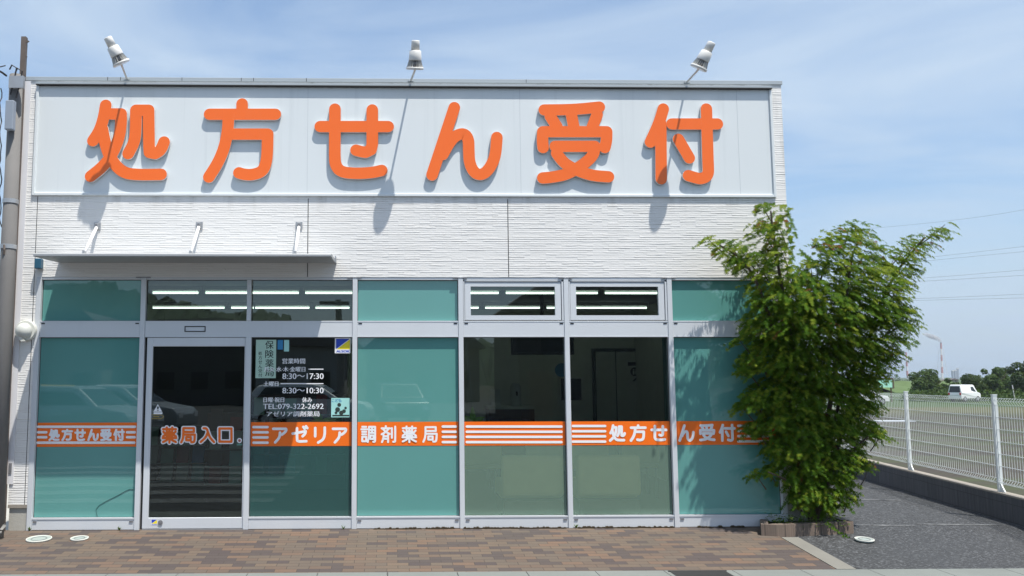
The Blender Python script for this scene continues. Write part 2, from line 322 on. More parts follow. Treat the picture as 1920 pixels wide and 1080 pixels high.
M = dict(
    siding=siding_mat(), brick=brick_mat(), asphalt=asphalt_mat(base=.031, pale=.047), road=asphalt_mat('road_asphalt', .036, .055), alu=alu_mat(), alud=alu_mat('aluminium_shade_gap', (.03, .03, .035), .6, .1),
    coping=alu_mat('coping_metal', (.40, .44, .46), .45, .3), canopy=alu_mat('canopy_metal', (.36, .375, .385), .45, .3), teal=teal_mat(), glass=glass_mat(), doorglass=glass_mat('door_glass', (.50, .57, .55), 1.7), frosted=frosted_mat('teal_film', (.035, .105, .098), (.4, .55, .5), .30), pale_film=frosted_mat('pale_film', (.27, .42, .33), (.90, .93, .78), .58),
    found=concrete_mat('foundation_concrete', (.42, .41, .37)), strip=concrete_mat('edging_concrete', (.20, .195, .172)), gutter=concrete_mat('gutter_concrete', (.19, .208, .195), 2), block=block_mat(), cap=concrete_mat('mortar_cap', (.30, .27, .23)),
    pole=concrete_mat('pole_concrete', (.19, .185, .18), 2, True), scratch=scratch_mat(), field=field_mat(), marking=marking_mat(.5), zebra=marking_mat(.38), sign=sign_mat(), orange=orange_mat(),
    decal=plain('orange_decal', (.86, .155, .006), .35, var=.04), white=plain('white_paint', (.80, .80, .79), .45, var=.05), decalwhite=plain('white_decal', (.80, .81, .83), .4, var=.03), edge=plain('letter_edge', (.62, .64, .64), .5),
    dark=plain('dark_gap', (.02, .02, .02), .7), black=plain('black_plastic', (.012, .012, .014), .35), rust=plain('rusty_steel', (.13, .105, .09), .7, .2, .35, 9, .3), steel=plain('galvanised_steel', (.42, .43, .44), .4, .6, .15, 9),
    lampwhite=plain('lamp_enamel', (.66, .66, .64), .45, var=.03), fin=plain('lamp_fins', (.22, .22, .23), .45, .4, .3, 30), lens=plain('lamp_lens', (.72, .74, .75), .15), trim=plain('white_trim', (.66, .66, .68), .5, var=.06),
    blue=plain('blue_plastic', (.02, .09, .15), .35), sred=plain('leaflet_red', (.36, .04, .03), .5), vent=plain('vent_enamel', (.62, .63, .58), .5, var=.06), ventdark=plain('vent_dome', (.56, .58, .55), .45), iwall=plain('interior_wall', (.62, .63, .56), .8), ifloor=plain('interior_floor', (.10, .09, .075), .5), iceil=plain('interior_ceiling', (.16, .165, .16), .9),
    idoor=plain('interior_door', (.52, .53, .48), .5), tube=emit_mat('fluorescent_tube', (.84, 1.0, .86), 2.4), sofa=plain('beige_upholstery', (.86, .72, .42), .7), counter=plain('counter_wood', (.12, .06, .045), .5), monitor=plain('dark_screen', (.01, .01, .012), .15), cyan=plain('sticker_cyan', (.35, .66, .62), .5), sblue=plain('sticker_blue', (.015, .06, .50), .4), syel=plain('sticker_yellow', (.88, .72, .02), .4), poster=plain('poster_paper', (.40, .58, .48), .6), ink=plain('poster_ink', (.02, .035, .03), .6),
    stblue=plain('tag_blue', (.02, .20, .42), .5), manhole=plain('manhole_paint', (.31, .36, .335), .5, var=.12, scale=14), wire=plain('cable_black', (.018, .018, .02), .6), farwire=plain('far_cable', (.10, .11, .12), .7), fence=plain('fence_white', (.66, .70, .70), .45, var=.08), moss=plain('moss', (.045, .032, .016), .95, var=.5, scale=40), bark=plain('maple_bark', (.075, .058, .04), .85, var=.35, scale=18, bump=.4),
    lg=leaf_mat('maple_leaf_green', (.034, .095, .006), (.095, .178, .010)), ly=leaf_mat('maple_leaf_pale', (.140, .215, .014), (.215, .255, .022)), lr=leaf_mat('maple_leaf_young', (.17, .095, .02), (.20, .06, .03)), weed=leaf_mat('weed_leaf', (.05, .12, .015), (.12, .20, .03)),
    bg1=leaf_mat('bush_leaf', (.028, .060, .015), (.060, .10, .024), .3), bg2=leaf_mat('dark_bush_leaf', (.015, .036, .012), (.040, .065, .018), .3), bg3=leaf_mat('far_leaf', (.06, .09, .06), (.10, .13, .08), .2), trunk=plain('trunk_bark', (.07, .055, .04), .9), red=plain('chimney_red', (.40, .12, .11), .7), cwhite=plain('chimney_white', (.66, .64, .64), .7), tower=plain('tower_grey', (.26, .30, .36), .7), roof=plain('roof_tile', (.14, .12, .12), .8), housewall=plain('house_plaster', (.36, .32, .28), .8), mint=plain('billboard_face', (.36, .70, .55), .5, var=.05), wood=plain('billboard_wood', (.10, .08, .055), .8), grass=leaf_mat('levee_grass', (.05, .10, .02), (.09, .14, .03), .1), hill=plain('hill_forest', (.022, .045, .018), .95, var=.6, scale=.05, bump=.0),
    caryellow=plain('car_paint_yellow', (.55, .36, .04), .25, var=.02), carblack=plain('car_paint_black', (.02, .02, .022), .2, var=.02), carwhite=plain('car_paint_white', (.76, .77, .78), .25, var=.02), carsilver=plain('car_paint_silver', (.50, .52, .54), .25, .5, .03), carglass=plain('car_glass', (.02, .025, .03), .05), tyre=plain('tyre_rubber', (.02, .02, .02), .8), rim=plain('wheel_rim', (.5, .5, .52), .3, .7), headlamp=plain('headlamp_lens', (.75, .76, .78), .1), tail=plain('tail_lamp', (.45, .02, .02), .2), sack=plain('sack_cloth', (.28, .275, .26), .85), mulch=plain('plastic_mulch', (.55, .58, .62), .4), plantgreen=leaf_mat('house_plant_leaf', (.28, .55, .06), (.42, .65, .12)), tealstrip=plain('teal_strip', (.10, .24, .20), .5))

# ------------------------------------------------------------------ ground, roads, field
FIELDZ = -1.2
g = MB(); g.face([(-4000, -4000, FIELDZ), (4000, -4000, FIELDZ), (4000, 6000, FIELDZ), (-4000, 6000, FIELDZ)])
struct(g.build('ground', M['field']))
W1, W0 = atz(1590, 888), atz(1920, 986)           # foot of the block wall
wd = (W1-W0).normalized(); wn = Vector((wd.y, -wd.x, 0)); 
def wall_x(y): return W0.x + wd.x/wd.y*(y-W0.y)
strip0 = ata(1457, 1006); strip1 = ata(1550, 1068.6)
XS = strip0.x + .02                                  # paving / concrete edging line
# asphalt: level behind the front line, sloping in front of it, kept inside the block wall
a = MB()
a.face([(XS, APR, gz(APR)-.012), (wall_x(APR), APR, gz(APR)-.012), (wall_x(0), 0, -.012), (XS, 0, -.012)])
a.face([(XS-2, 0, -.012), (wall_x(0), 0, -.012), (wall_x(24), 24, -.012), (XS-2, 24, -.012)])
struct(a.build('asphalt_lot', M['asphalt']))
b = MB(); b.face([(-14, APR, gz(APR)), (XS, APR, gz(APR)), (XS, .03, .002), (-14, .03, .002)]); struct(b.build('brick_pavement', M['brick']))
b = MB(); sw = .17
b.face([(XS, APR, gz(APR)+.006), (XS+sw, APR, gz(APR)+.006), (XS+sw, strip0.y-.05, gz(strip0.y-.05)+.006), (XS, strip0.y-.05, gz(strip0.y-.05)+.006)])
b.face([(XS, APR, gz(APR)+.006), (XS, strip0.y-.05, gz(strip0.y-.05)+.006), (XS, strip0.y-.05, gz(strip0.y)-.05), (XS, APR, gz(APR)-.05)][::-1])
b.face([(XS+sw, APR, gz(APR)+.006), (XS+sw, strip0.y-.05, gz(strip0.y-.05)+.006), (XS+sw, strip0.y-.05, gz(strip0.y)-.05), (XS+sw, APR, gz(APR)-.05)])
struct(b.build('concrete_edging', M['strip']))
b = MB(); zg = gz(APR)
for k in range(-16, 17):
    x0, x1 = k*.6+.003, (k+1)*.6-.003
    b.box(x0, x1, APR-.42, APR-.004, zg-.2, zg+.004)
struct(b.build('gutter', M['gutter']))
b = MB()
b.face([(-40, -60, zg-.03), (40, -60, zg-.03), (40, APR-.42, zg-.03), (-40, APR-.42, zg-.03)]); struct(b.build('road', M['road']))
b = MB(); b.box(-40, 9, -60, 24, FIELDZ-.02, zg-.25); struct(b.build('lot_terrace', M['found']))
b = MB()
for k in range(6): b.box(-7.4, -1.6, -2.9-k*.9-.42, -2.9-k*.9, zg-.029, zg-.024)
struct(b.build('crosswalk_marking', M['zebra']))
# faded lines on the asphalt
b = MB()
for (u0, v0, u1, v1, hw) in ((1604, 936.5, 1690, 938.5, .03), (1602, 985, 1716, 986, .03), (1718, 983, 1872, 985, .03)):
    p, q = atz(u0, v0, -.012), atz(u1, v1, -.012)
    b.face([(p.x, p.y-hw, -.008), (q.x, q.y-hw, -.008), (q.x, q.y+hw, -.008), (p.x, p.y+hw, -.008)])
struct(b.build('parking_line', M['marking']))
# drain grating in the gutter
gp = MB(); d0, d1 = ata(1262, 1078), ata(1364, 1078)
gp.box(d0.x, d1.x, APR-.34, APR-.06, zg+.005, zg+.007, 1)
n_ = 26
for i in range(n_+1):
    x = d0.x + (d1.x-d0.x)*i/n_; gp.box(x-.005, x+.005, APR-.34, APR-.06, zg+.0072, zg+.012)
gp.box(d0.x-.02, d1.x+.02, APR-.06, APR-.045, zg+.0045, zg+.014); gp.box(d0.x-.02, d1.x+.02, APR-.36, APR-.342, zg+.004, zg+.02)
tag(gp.build('drain_grating', [plain('grating_iron', (.075, .075, .074), .6, .3), M['dark']]), 'dark metal drain grating set in the concrete gutter at the kerb', 'drain cover')
def manhole(u, v, rx, lab, grp=None):
    p = ata(u, v) if v > 1005 else atz(u, v)
    r = rx/F*(p-CP).dot(FW); m = MB()
    o_ = Vector((p.x, p.y, gz(p.y)+.004))
    t_ = thing('manhole_cover', lab, 'manhole cover', o_, grp)
    s = SLOPE if p.y < 0 else 0
    ring = [(o_.x+r*cos(k*pi/16), o_.y+r*sin(k*pi/16), o_.z+s*r*sin(k*pi/16)+.006) for k in range(32)]
    m.face(ring); low = [(x, y, z-.012) for x, y, z in ring]
    for k in range(32): m.face([ring[k], low[k], low[(k+1) % 32], ring[(k+1) % 32]])
    m.build('lid', M['manhole'], t_)
    m3 = MB(); m3.tube([(o_.x+(x-o_.x)*.62, o_.y+(y-o_.y)*.62, z-s*(y-o_.y)*.38+.001) for x, y, z in ring+ring[:1]], .004, 4, cap=False); m3.build('groove_ring', M['fin'], t_)
    m2 = MB(); m2.tube([(x, y, z+.001) for x, y, z in ring+ring[:1]], .006, 5, cap=False)
    m2.build('rim', M['vent'], t_)
manhole(73, 1012, 22, 'larger pale green round manhole cover in brick paving', 'pale round lids in the ground')
manhole(149, 1011, 15.5, 'smaller pale green round manhole cover in brick paving', 'pale round lids in the ground')
manhole(1621, 1013, 16, 'white round manhole cover set in the dark asphalt', 'pale round lids in the ground')

# ------------------------------------------------------------------ pharmacy building
Z0 = 0.0
XL, XR = at(51.5, 150).x, at(1464, 165).x
ZT = fz(147.6)                       # top of coping
ZC = fz(154.8)                       # bottom of coping
bld = thing('pharmacy_building', 'white textured siding pharmacy with teal glass front and metal coping', 'building')
GX = [fx(u, v) for u, v in ((69.4, 530), (265, 540), (661.2, 540), (859.2, 560), (1057, 560), (1250.8, 560), (1449, 560))]   # left edges of the uprights
GW = fx(1259.7) - fx(1250.8)
FXL, FXR = GX[0], GX[6] + GW
ZH1, ZH0 = fz(519.8), fz(524.6)      # head rail
ZM1, ZM0 = fz(601.6), fz(632)        # transom
ZB1 = fz(968.8)                      # top of bottom rail
WT = .16
w = MB()
S = -.006
w.box(XL, XR, S, WT, ZH1, ZC+.01)
w.box(XL, FXL, S, WT, fz(946), ZH1)
w.box(FXR, XR, S, WT, fz(946), ZH1)
w.box(XR-.16, XR, WT, 5.6, .15, ZC+.01); w.box(XL, XL+.16, WT, 5.6, .15, ZC+.01); w.box(XL+.16, XR-.16, 5.44, 5.6, .15, ZC+.01)
w.build('wall', M['siding'], bld)
# vertical joints of the siding boards
for u, v in ((577.5, 430), (952.5, 430)):
    w = MB(); x = at(u, v).x; w.box(x-.004, x+.004, S-.0015, S+.01, ZH1+.003, fz(371)-.01)
    w.build('board_joint', M['dark'], bld)
x = at(57, 700).x; w = MB(); w.box(x-.003, x+.003, S-.0015, S+.01, .25, fz(370)); w.build('board_joint', M['dark'], bld)
r = MB(); r.box(XL+.16, XR-.16, WT, 5.44, ZC-.35, ZC-.25); r.build('roof', M['coping'], bld)
c = MB(); c.prism([(S-.012, ZC), (S-.012, ZT-.004), (S-.006, ZT), (.2, ZT+.02), (.2, ZC)], 'x', XL-.012, XR+.012)
c.box(XL-.012, XL+.2, .2, 5.62, ZC, ZT+.02); c.box(XR-.2, XR+.012, .2, 5.62, ZC, ZT+.02)
c.build('coping', M['coping'], bld)
for u in (203, 227, 342, 453, 476, 575, 986):
    c = MB(); x = at(u, 148).x; c.box(x-.003, x+.003, S-.0135, S-.010, ZC+.002, ZT-.003); c.build('coping_joint', M['dark'], bld)
c = MB(); c.box(XL, FXL-.001, S-.006, .1, fz(949.5), fz(943.5)); c.build('wall_flashing', M['cap'], bld)
c = MB(); c.box(XL+.01, FXL-.001, S+.012, .15, -.05, fz(949.5)); c.build('foundation', M['found'], bld); c = MB(); c.box(FXR, XR-.01, S+.012, .15, -.05, fz(949.5)); c.build('foundation', M['found'], bld)
c = MB(); x0 = at(35.5, 500).x; c.box(XL-.02, XL+.045, S-.012, .02, fz(905), ZC-.01); c.build('corner_trim', M['trim'], bld)
# flashing above the sign
SX0, SX1 = at(61, 366).x, at(1454.5, 372).x
SZ0, SZ1 = fz(368.8), fz(163)
c = MB(); c.box(SX0+.005, SX1-.005, -.05, S-.001, SZ1+.0, SZ1+.018); c.build('sign_flashing', M['coping'], bld)
c = MB(); c.box(SX0+.004, SX1-.004, -.052, S-.0012, SZ1-.012, SZ1-.0005); c.build('flashing_gap', M['dark'], bld)
# aluminium shop front
XJ0, XJ1 = at(460.2, 700).x, at(471.2, 650).x
def alu(name, x0, x1, z0, z1, y0=0.0, y1=.07, m='alu'):
    q = MB(); q.box(x0, x1, y0, y1, z0, z1); o = q.build(name, M[m], bld); bevel(o, .0025, 1); return o
for i, x in enumerate(GX): alu('mullion', x, x+GW, 0, ZH1, -.012, .07)
for i in range(6):
    x0, x1 = GX[i]+GW+.0005, GX[i+1]-.0005
    alu('head_rail', x0, x1, ZH0, ZH1-.001)
    alu('transom', x0, x1, ZM0, ZM1, -.003, .06)
    q = MB(); q.box(x0, x1, -.006, -.0032, ZM1-.012, ZM1-.001); q.box(x0, x1, -.006, -.0032, ZM0, ZM0+.010); q.build('transom_lip', M['alu'], bld)
    if i == 1: x0 = XJ1 + .0005
    if True:
        alu('bottom_rail', x0, x1, 0.004, ZB1, 0.0, .06)
        q = MB(); q.box(x0, x1, -.006, -.0005, ZB1-.014, ZB1+.002); q.build('sill_lip', M['alu'], bld)
        for zz in (ZB1-.036,):
            if i == 1: break
            for xx in (x0+.012, x1-.05):
                q = MB(); q.box(xx, xx+.038, -.009, -.0005, zz-.008, zz+.006); q.build('drain_cap', M['fin'], bld)
    for xx in (x0+.012, x1-.05):
        if i == 1: continue
        q = MB(); q.box(xx, xx+.038, -.007, -.0035, ZM1-.034, ZM1-.022); q.build('drain_cap', M['black'], bld)
# little caps on top of the uprights
for x in GX[1:6]:
    q = MB(); q.box(x-.055, x+GW+.045, -.016, -.001, ZH1-.010, ZH1-.001); q.build('bracket_plate', M['fin'], bld)
XM2 = fx(463, 560)                   # short upright over the door's right jamb
alu('short_mullion', XM2, fx(471, 560), ZM1, ZH0, -.008, .07)
alu('door_jamb', XJ0, XJ1, 0, ZM0, -.008, .07)
def pane(name, x0, x1, z0, z1, m, y=.036, th=.004):
    q = MB(); q.face([(x0, y, z0), (x1, y, z0), (x1, y, z1), (x0, y, z1)]); return q.build(name, M[m], bld)
def gasket(x0, x1, z0, z1, y=.034):
    q = MB(); t = .006
    q.box(x0, x0+t, y, y+.01, z0, z1); q.box(x1-t, x1, y, y+.01, z0, z1); q.box(x0+t, x1-t, y, y+.01, z1-t, z1); q.box(x0+t, x1-t, y, y+.01, z0, z0+t*.6)
    q.build('gasket', M['dark'], bld)
BZ1, BZ0 = fz(791.5), fz(836.5)      # orange band
for i in range(6):
    x0, x1 = GX[i]+GW, GX[i+1]
    if i in (0, 2 if False else 99): pass
    kind = 'TGTCCT'[i]               # teal / door bay / teal / clear / clear / teal
    # upper lights
    if kind == 'T': pane('upper_pane', x0, x1, ZM1, ZH0, 'teal'); gasket(x0, x1, ZM1, ZH0)
    elif kind == 'G':
        pane('upper_pane', x0, XM2, ZM1, ZH0, 'glass'); pane('upper_pane', XM2+GW, x1, ZM1, ZH0, 'glass'); gasket(x0, XM2, ZM1, ZH0); gasket(XM2+GW, x1, ZM1, ZH0)
    else:                            # vent window with its own sash
        t0 = x0+.004; t1 = x1-.004
        q = MB(); za, zb = ZM1+.004, ZH0-.004
        for (a0, a1, c0, c1) in ((t0, t0+.012, za, zb), (t1-.018, t1, za, zb), (t0, t1, zb-.012, zb)): q.box(a0, a1, -.004, .05, c0, c1)
        vw = q.build('vent_window', M['alu'], bld)
        q = MB(); s0, s1, sa, sb = t0+.017, t1-.026, za+.006, zb-.022; fw = .062
        q.box(s0, s0+fw, .004, .045, sa, sb); q.box(s1-fw, s1, .004, .045, sa, sb); q.box(s0+fw, s1-fw, .004, .045, sa, sa+fw*.8); q.box(s0+fw, s1-fw, .004, .045, sb-fw*.72, sb)
        q.build('sash', M['alu'], vw)
        q = MB(); q.face([(s0+fw, .03, sa+fw*.8), (s1-fw, .03, sa+fw*.8), (s1-fw, .03, sb-fw*.72), (s0+fw, .03, sb-fw*.72)]); q.build('pane', M['glass'], vw)
        q = MB(); q.box(t0-.004, t1+.004, .05, .055, ZM1, ZM1+.012); q.box(t0+.012, t1-.018, .047, .05, za, zb); 
        q = MB(); q.box(t0+.0125, t0+.0165, .03, .04, za, zb-.013); q.box(t1-.0255, t1-.0185, .03, .04, za, zb-.013); q.box(t0+.0125, t1-.0185, .03, .04, zb-.0215, zb-.0125); q.box(t0+.0125, t1-.0185, .03, .04, za, za+.0055); q.build('gap', M['dark'], vw)
    # lower lights
    if kind == 'T': pane('lower_pane', x0, x1, ZB1, ZM0, 'teal'); gasket(x0, x1, ZB1, ZM0)
    elif kind == 'C':
        pane('lower_pane', x0, x1, BZ0, ZM0, 'glass'); pane('frosted_pane', x0, x1, ZB1, BZ0-.0005, 'pale_film'); gasket(x0, x1, ZB1, ZM0)
    else:
        pane('lower_pane', XJ1, x1, BZ0, ZM0, 'glass'); pane('frosted_pane', XJ1, x1, ZB1, BZ0-.0005, 'frosted'); gasket(XJ1, x1, ZB1, ZM0)
# sliding door
dr = MB(); DX0, DX1 = at(275.6, 650).x, XJ0-.002; dz1 = ZM0-.004
gl, gr_ = at(286.3, 660).x, at(459.2, 660).x-.004; gt, gb = fz(649.2), fz(969.4)
dr.box(DX0, gl, .004, .045, .012, dz1); dr.box(gr_, DX1, .004, .045, .012, dz1); dr.box(gl, gr_, .004, .045, gt, dz1); dr.box(gl, gr_, .004, .045, .012, gb)
door = dr.build('sliding_door', M['alu'], bld); bevel(door, .003, 1)
q = MB(); q.face([(gl, .026, gb), (gr_, .026, gb), (gr_, .026, gt), (gl, .026, gt)]); q.build('door_glass', M['doorglass'], door)
q = MB(); q.box(GX[1]+GW+.001, DX0-.001, .03, .06, 0, dz1); q.build('door_gap', M['dark'], bld)
q = MB(); q.box(DX0, DX1, .0, .07, -.01, .008); q.build('threshold', M['steel'], bld)
def disc(mb, x, z, r, y, n=20, m=0): mb.face([(x+r*cos(k*2*pi/n), y, z+r*sin(k*2*pi/n)) for k in range(n)][::1], m)
def P(u, v, Y=0.0): p = at(u, v, Y); return p.x, p.z
q = MB(); x, z = P(300.7, 979.7); q.tube([(x, .0035, z), (x, -.006, z)], .024, 20); q.tube([(x, -.0062, z), (x, -.009, z)], .012, 12); q.build('door_lock', M['fin'], door)
# sensor slot over the door
q = MB(); x0, z1 = P(346.5, 611.5); x1, z0 = P(385.5, 622.3); t = .009
q.box(x0, x1, -.010, -.0035, z1-t, z1); q.box(x0, x1, -.010, -.0035, z0, z0+t); q.box(x0, x0+t, -.010, -.0035, z0+t, z1-t); q.box(x1-t, x1, -.010, -.0035, z0+t, z1-t); q.build('door_sensor', M['black'], bld)
# a cable lying against the first pane
q = MB(); pts = [at(u, v, .032) for u, v in ((251, 917.5), (244, 916.5), (236, 920), (222, 928), (200, 939), (186, 947), (180, 955), (181, 964), (184, 969))]
q.tube(pts, .0027, 6); q.build('cable', plain('teal_cable', (.04, .14, .13), .6), bld)
# moss and grit along the foot of the shop front
q = MB(); rnd = random.Random(3)
for (u0, u1) in ((700, 785), (797, 850), (868, 925), (930, 1056), (1082, 1110), (1118, 1256), (1306, 1334), (1344, 1352), (1368, 1388)):
    u = u0
    while u < u1:
        x = fx(u, 985); h = rnd.uniform(.006, .022); l = rnd.uniform(.02, .06)
        q.prism([(x, .001), (x+l, .001), (x+l*.8, h), (x+l*.3, h*.9)], 'y', -.022-rnd.uniform(0, .012), -.0005); u += l/.0057*.8
o = q.build('moss', M['moss']); o['kind'] = 'stuff'; o['label'] = 'dark moss line along the foot of the shop front'

# ------------------------------------------------------------------ strokes, letters and lettering
def smooth(pts, it=3):
    for _ in range(it):
        out = [pts[0]]
        for a_, b_ in zip(pts, pts[1:]):
            out += [a_*.75+b_*.25, a_*.25+b_*.75]
        out.append(pts[-1]); pts = out
    return pts
def stroke(mb, pts, w, yf, yb=None, m=0, ms=1):
    """round-ended ribbon in the facade plane; yf front, yb back (None: flat)"""
    pts = [Vector(p) for p in pts]
    if len(pts) > 2: pts = smooth(pts)
    n = len(pts); Lf, Rt = [], []
    ts = []
    for i in range(n):
        t = (pts[min(i+1, n-1)]-pts[max(i-1, 0)]).normalized(); ts.append(t)
    for p, t in zip(pts, ts):
        nn = Vector((-t.y, t.x)); Lf.append(p+nn*w/2); Rt.append(p-nn*w/2)
    K = 9
    def cap(c, t, s):       # half circle from the right side round to the left
        a0 = math.atan2(-t.x*s, t.y*s)
        return [c + Vector((cos(a0+pi*k/K), sin(a0+pi*k/K)))*w/2 for k in range(1, K)]
    outline = Rt + cap(pts[-1], ts[-1], 1) + Lf[::-1] + cap(pts[0], ts[0], -1)
    for i in range(n-1): mb.face([(q.x, yf, q.y) for q in (Rt[i], Rt[i+1], Lf[i+1], Lf[i])], m)
    mb.face([(q.x, yf, q.y) for q in [Rt[-1]]+cap(pts[-1], ts[-1], 1)+[Lf[-1]]], m)
    mb.face([(q.x, yf, q.y) for q in [Lf[0]]+cap(pts[0], ts[0], -1)+[Rt[0]]], m)
    if yb is not None:
        for i in range(len(outline)):
            a_, b_ = outline[i], outline[(i+1) % len(outline)]
            mb.face([(a_.x, yf, a_.y), (a_.x, yb, a_.y), (b_.x, yb, b_.y), (b_.x, yf, b_.y)], ms)
# strokes traced in zoom units (3.0855 per pixel) with the zoom's own corner
GL = {
 '処': ((0, 50), [((612,455),(602,520),(578,600),(538,660)), ((640,505),(701,505)), ((700,505),(702,545),(692,640),(645,750),(590,815),(525,866)), ((592,590),(603,650),(625,730),(665,800),(720,848),(800,857),(932,855)),
        ((787,488),(786,600),(778,670),(742,735)), ((787,484),(860,484)), ((860,484),(863,700)), ((863,690),(866,728)), ((866,728),(898,735)), ((898,735),(932,715),(950,668))]),
 '方': ((360, 50), [((290,447),(290,505)), ((102,507),(482,507)), ((211,515),(208,600),(188,700),(150,790),(98,870)), ((225,622),(438,622)), ((438,622),(437,700),(432,780),(410,838),(350,858),(300,855),(272,846)), ]),
 'せ': ((360, 50), [((742,578),(1135,578)), ((827,477),(826,740)), ((826,735),(828,800),(862,842),(950,850),(1040,845),(1098,832)), ((1043,482),(1043,680)), ((1043,680),(1036,712)), ((1036,712),(1005,727)), ((1005,727),(980,724),(949,715))]),
 'ん': ((720, 50), [((407,468),(350,640),(278,858)), ((340,740),(372,680),(410,632),(462,615),(490,650),(490,720)), ((490,700),(493,790),(525,850),(570,858),(612,820),(645,750),(653,641)), ]),
 '受': ((720, 50), [((927,482),(1100,480),(1246,465)), ((962,520),(1000,578)), ((1085,515),(1098,580)), ((1233,510),(1205,580)), ((920,608),(1288,608)), ((918,610),(916,660),(920,700)), ((1288,610),(1287,660),(1277,700)),
        ((990,693),(1218,693)), ((1219,693),(1212,745),(1150,800),(1060,855),(970,872),(918,876)), ((998,733),(1040,790),(1110,830),(1200,862),(1298,869))]),
 '付': ((1080, 50), [((505,476),(480,560),(430,668)), ((490,560),(493,880)), ((555,563),(818,563)), ((754,476),(764,800)), ((764,790),(766,862),(722,882),(690,874),(650,862)), ((592,652),(655,760))]),
}
SQ = {
 '薬': [((8,14),(92,14)), ((32,4),(32,24)), ((68,4),(68,24)), ((50,22),(47,31)), ((32,33),(68,33)), ((68,33),(68,58)), ((68,58),(32,58)), ((32,58),(32,33)), ((32,45.5),(68,45.5)), ((10,30),(20,40)), ((8,59),(21,50)), ((90,29),(79,40)), ((79,50),(92,59)), ((6,69),(94,69)), ((50,60),(50,98)), ((46,70),(30,84),(8,94)), ((54,70),(70,84),(92,94))],
 '局': [((20,8),(86,8)), ((86,8),(86,31)), ((86,31),(20,31)), ((20,8),(20,50),(16,76),(6,96)), ((22,48),(92,48)), ((92,48),(91,82),(86,95),(70,95)), ((38,64),(66,64)), ((66,64),(66,83)), ((66,83),(38,83)), ((38,83),(38,64))],
 '入': [((53,32),(40,66),(8,94)), ((26,8),(46,9),(53,30),(66,66),(92,94))],
 '口': [((12,10),(88,10)), ((88,10),(88,92)), ((88,92),(12,92)), ((12,92),(12,10))],
 '調': [((8,6),(34,6)), ((2,21),(40,21)), ((8,36),(34,36)), ((8,51),(34,51)), ((8,66),(34,66)), ((34,66),(34,93)), ((34,93),(8,93)), ((8,93),(8,66)), ((53,6),(53,62),(45,97)), ((53,6),(94,6)), ((94,6),(94,88),(92,96),(82,96)), ((61,24),(86,24)), ((73.5,14),(73.5,42)), ((61,42),(86,42)), ((62,58),(84,58)), ((84,58),(84,79)), ((84,79),(62,79)), ((62,79),(62,58))],
 '剤': [((31,2),(31,13)), ((4,15),(58,15)), ((14,20),(30,37),(57,49)), ((48,20),(32,37),(4,51)), ((16,55),(16,76),(6,98)), ((46,55),(46,98)), ((16,63),(46,63)), ((16,78),(46,78)), ((71,14),(71,72)), ((93,5),(93,88),(91,96),(80,96))],
 'ア': [((8,13),(86,13)), ((86,13),(90,18),(84,32),(62,48)), ((50,36),(47,66),(20,95))],
 'ゼ': [((6,42),(84,28)), ((84,28),(82,42),(66,58)), ((32,10),(32,78),(36,90),(88,88)), ((70,2),(78,13)), ((86,-2),(94,9))],
 'リ': [((18,8),(18,58)), ((82,6),(82,48),(72,78),(38,96))],
}
def square(mb, ch, u0, v0, u1, v1, w, Y, step=.0003):
    for k, st in enumerate(SQ[ch]):
        stroke(mb, [Vector(P(u0+x*.01*(u1-u0), v0+y*.01*(v1-v0), Y)) for x, y in st], w*.00568, Y-step*k)
def glyph_pts(ch):
    (ox, oy), sts = GL[ch]
    return [[Vector((x/3.0855+ox, y/3.0855+oy)) for x, y in st] for st in sts]
sign = thing('sign_board', 'long pale sign board with large orange Japanese letters under the roof edge', 'sign', (0, S, SZ0))
q = MB(); q.box(SX0+.03, SX1-.03, -.012, S-.0005, SZ0+.03, SZ1-.0125); q.build('panel', M['sign'], sign)
q = MB(); q.box(SX0, SX0+.03, -.030, S-.0005, SZ0, SZ1-.0125); q.box(SX1-.03, SX1, -.030, S-.0005, SZ0, SZ1-.0125); q.box(SX0+.03, SX1-.03, -.030, S-.0005, SZ0, SZ0+.03)
bevel(q.build('frame', M['sign'], sign), .004, 1)
jg = plain('joint_grey', (.46, .50, .53), .6)
for u in (577, 975, 1383): q = MB(); x = at(u, 250).x; q.box(x-.0016, x+.0016, -.0130, -.0118, SZ0+.03, SZ1-.0125); q.build('panel_joint', jg, sign)
LW = 66/3.0855*(fx(700, 300)-fx(600, 300))/100
for ch in '処方せん受付':
    q = MB()
    for k, st in enumerate(glyph_pts(ch)):
        pts = [Vector(P(p.x, p.y, -.05)) for p in st]
        stroke(q, pts, LW*1.02, -.052-.0005*k, -.022)
    q.build('letter', [M['orange'], M['edge']], sign)
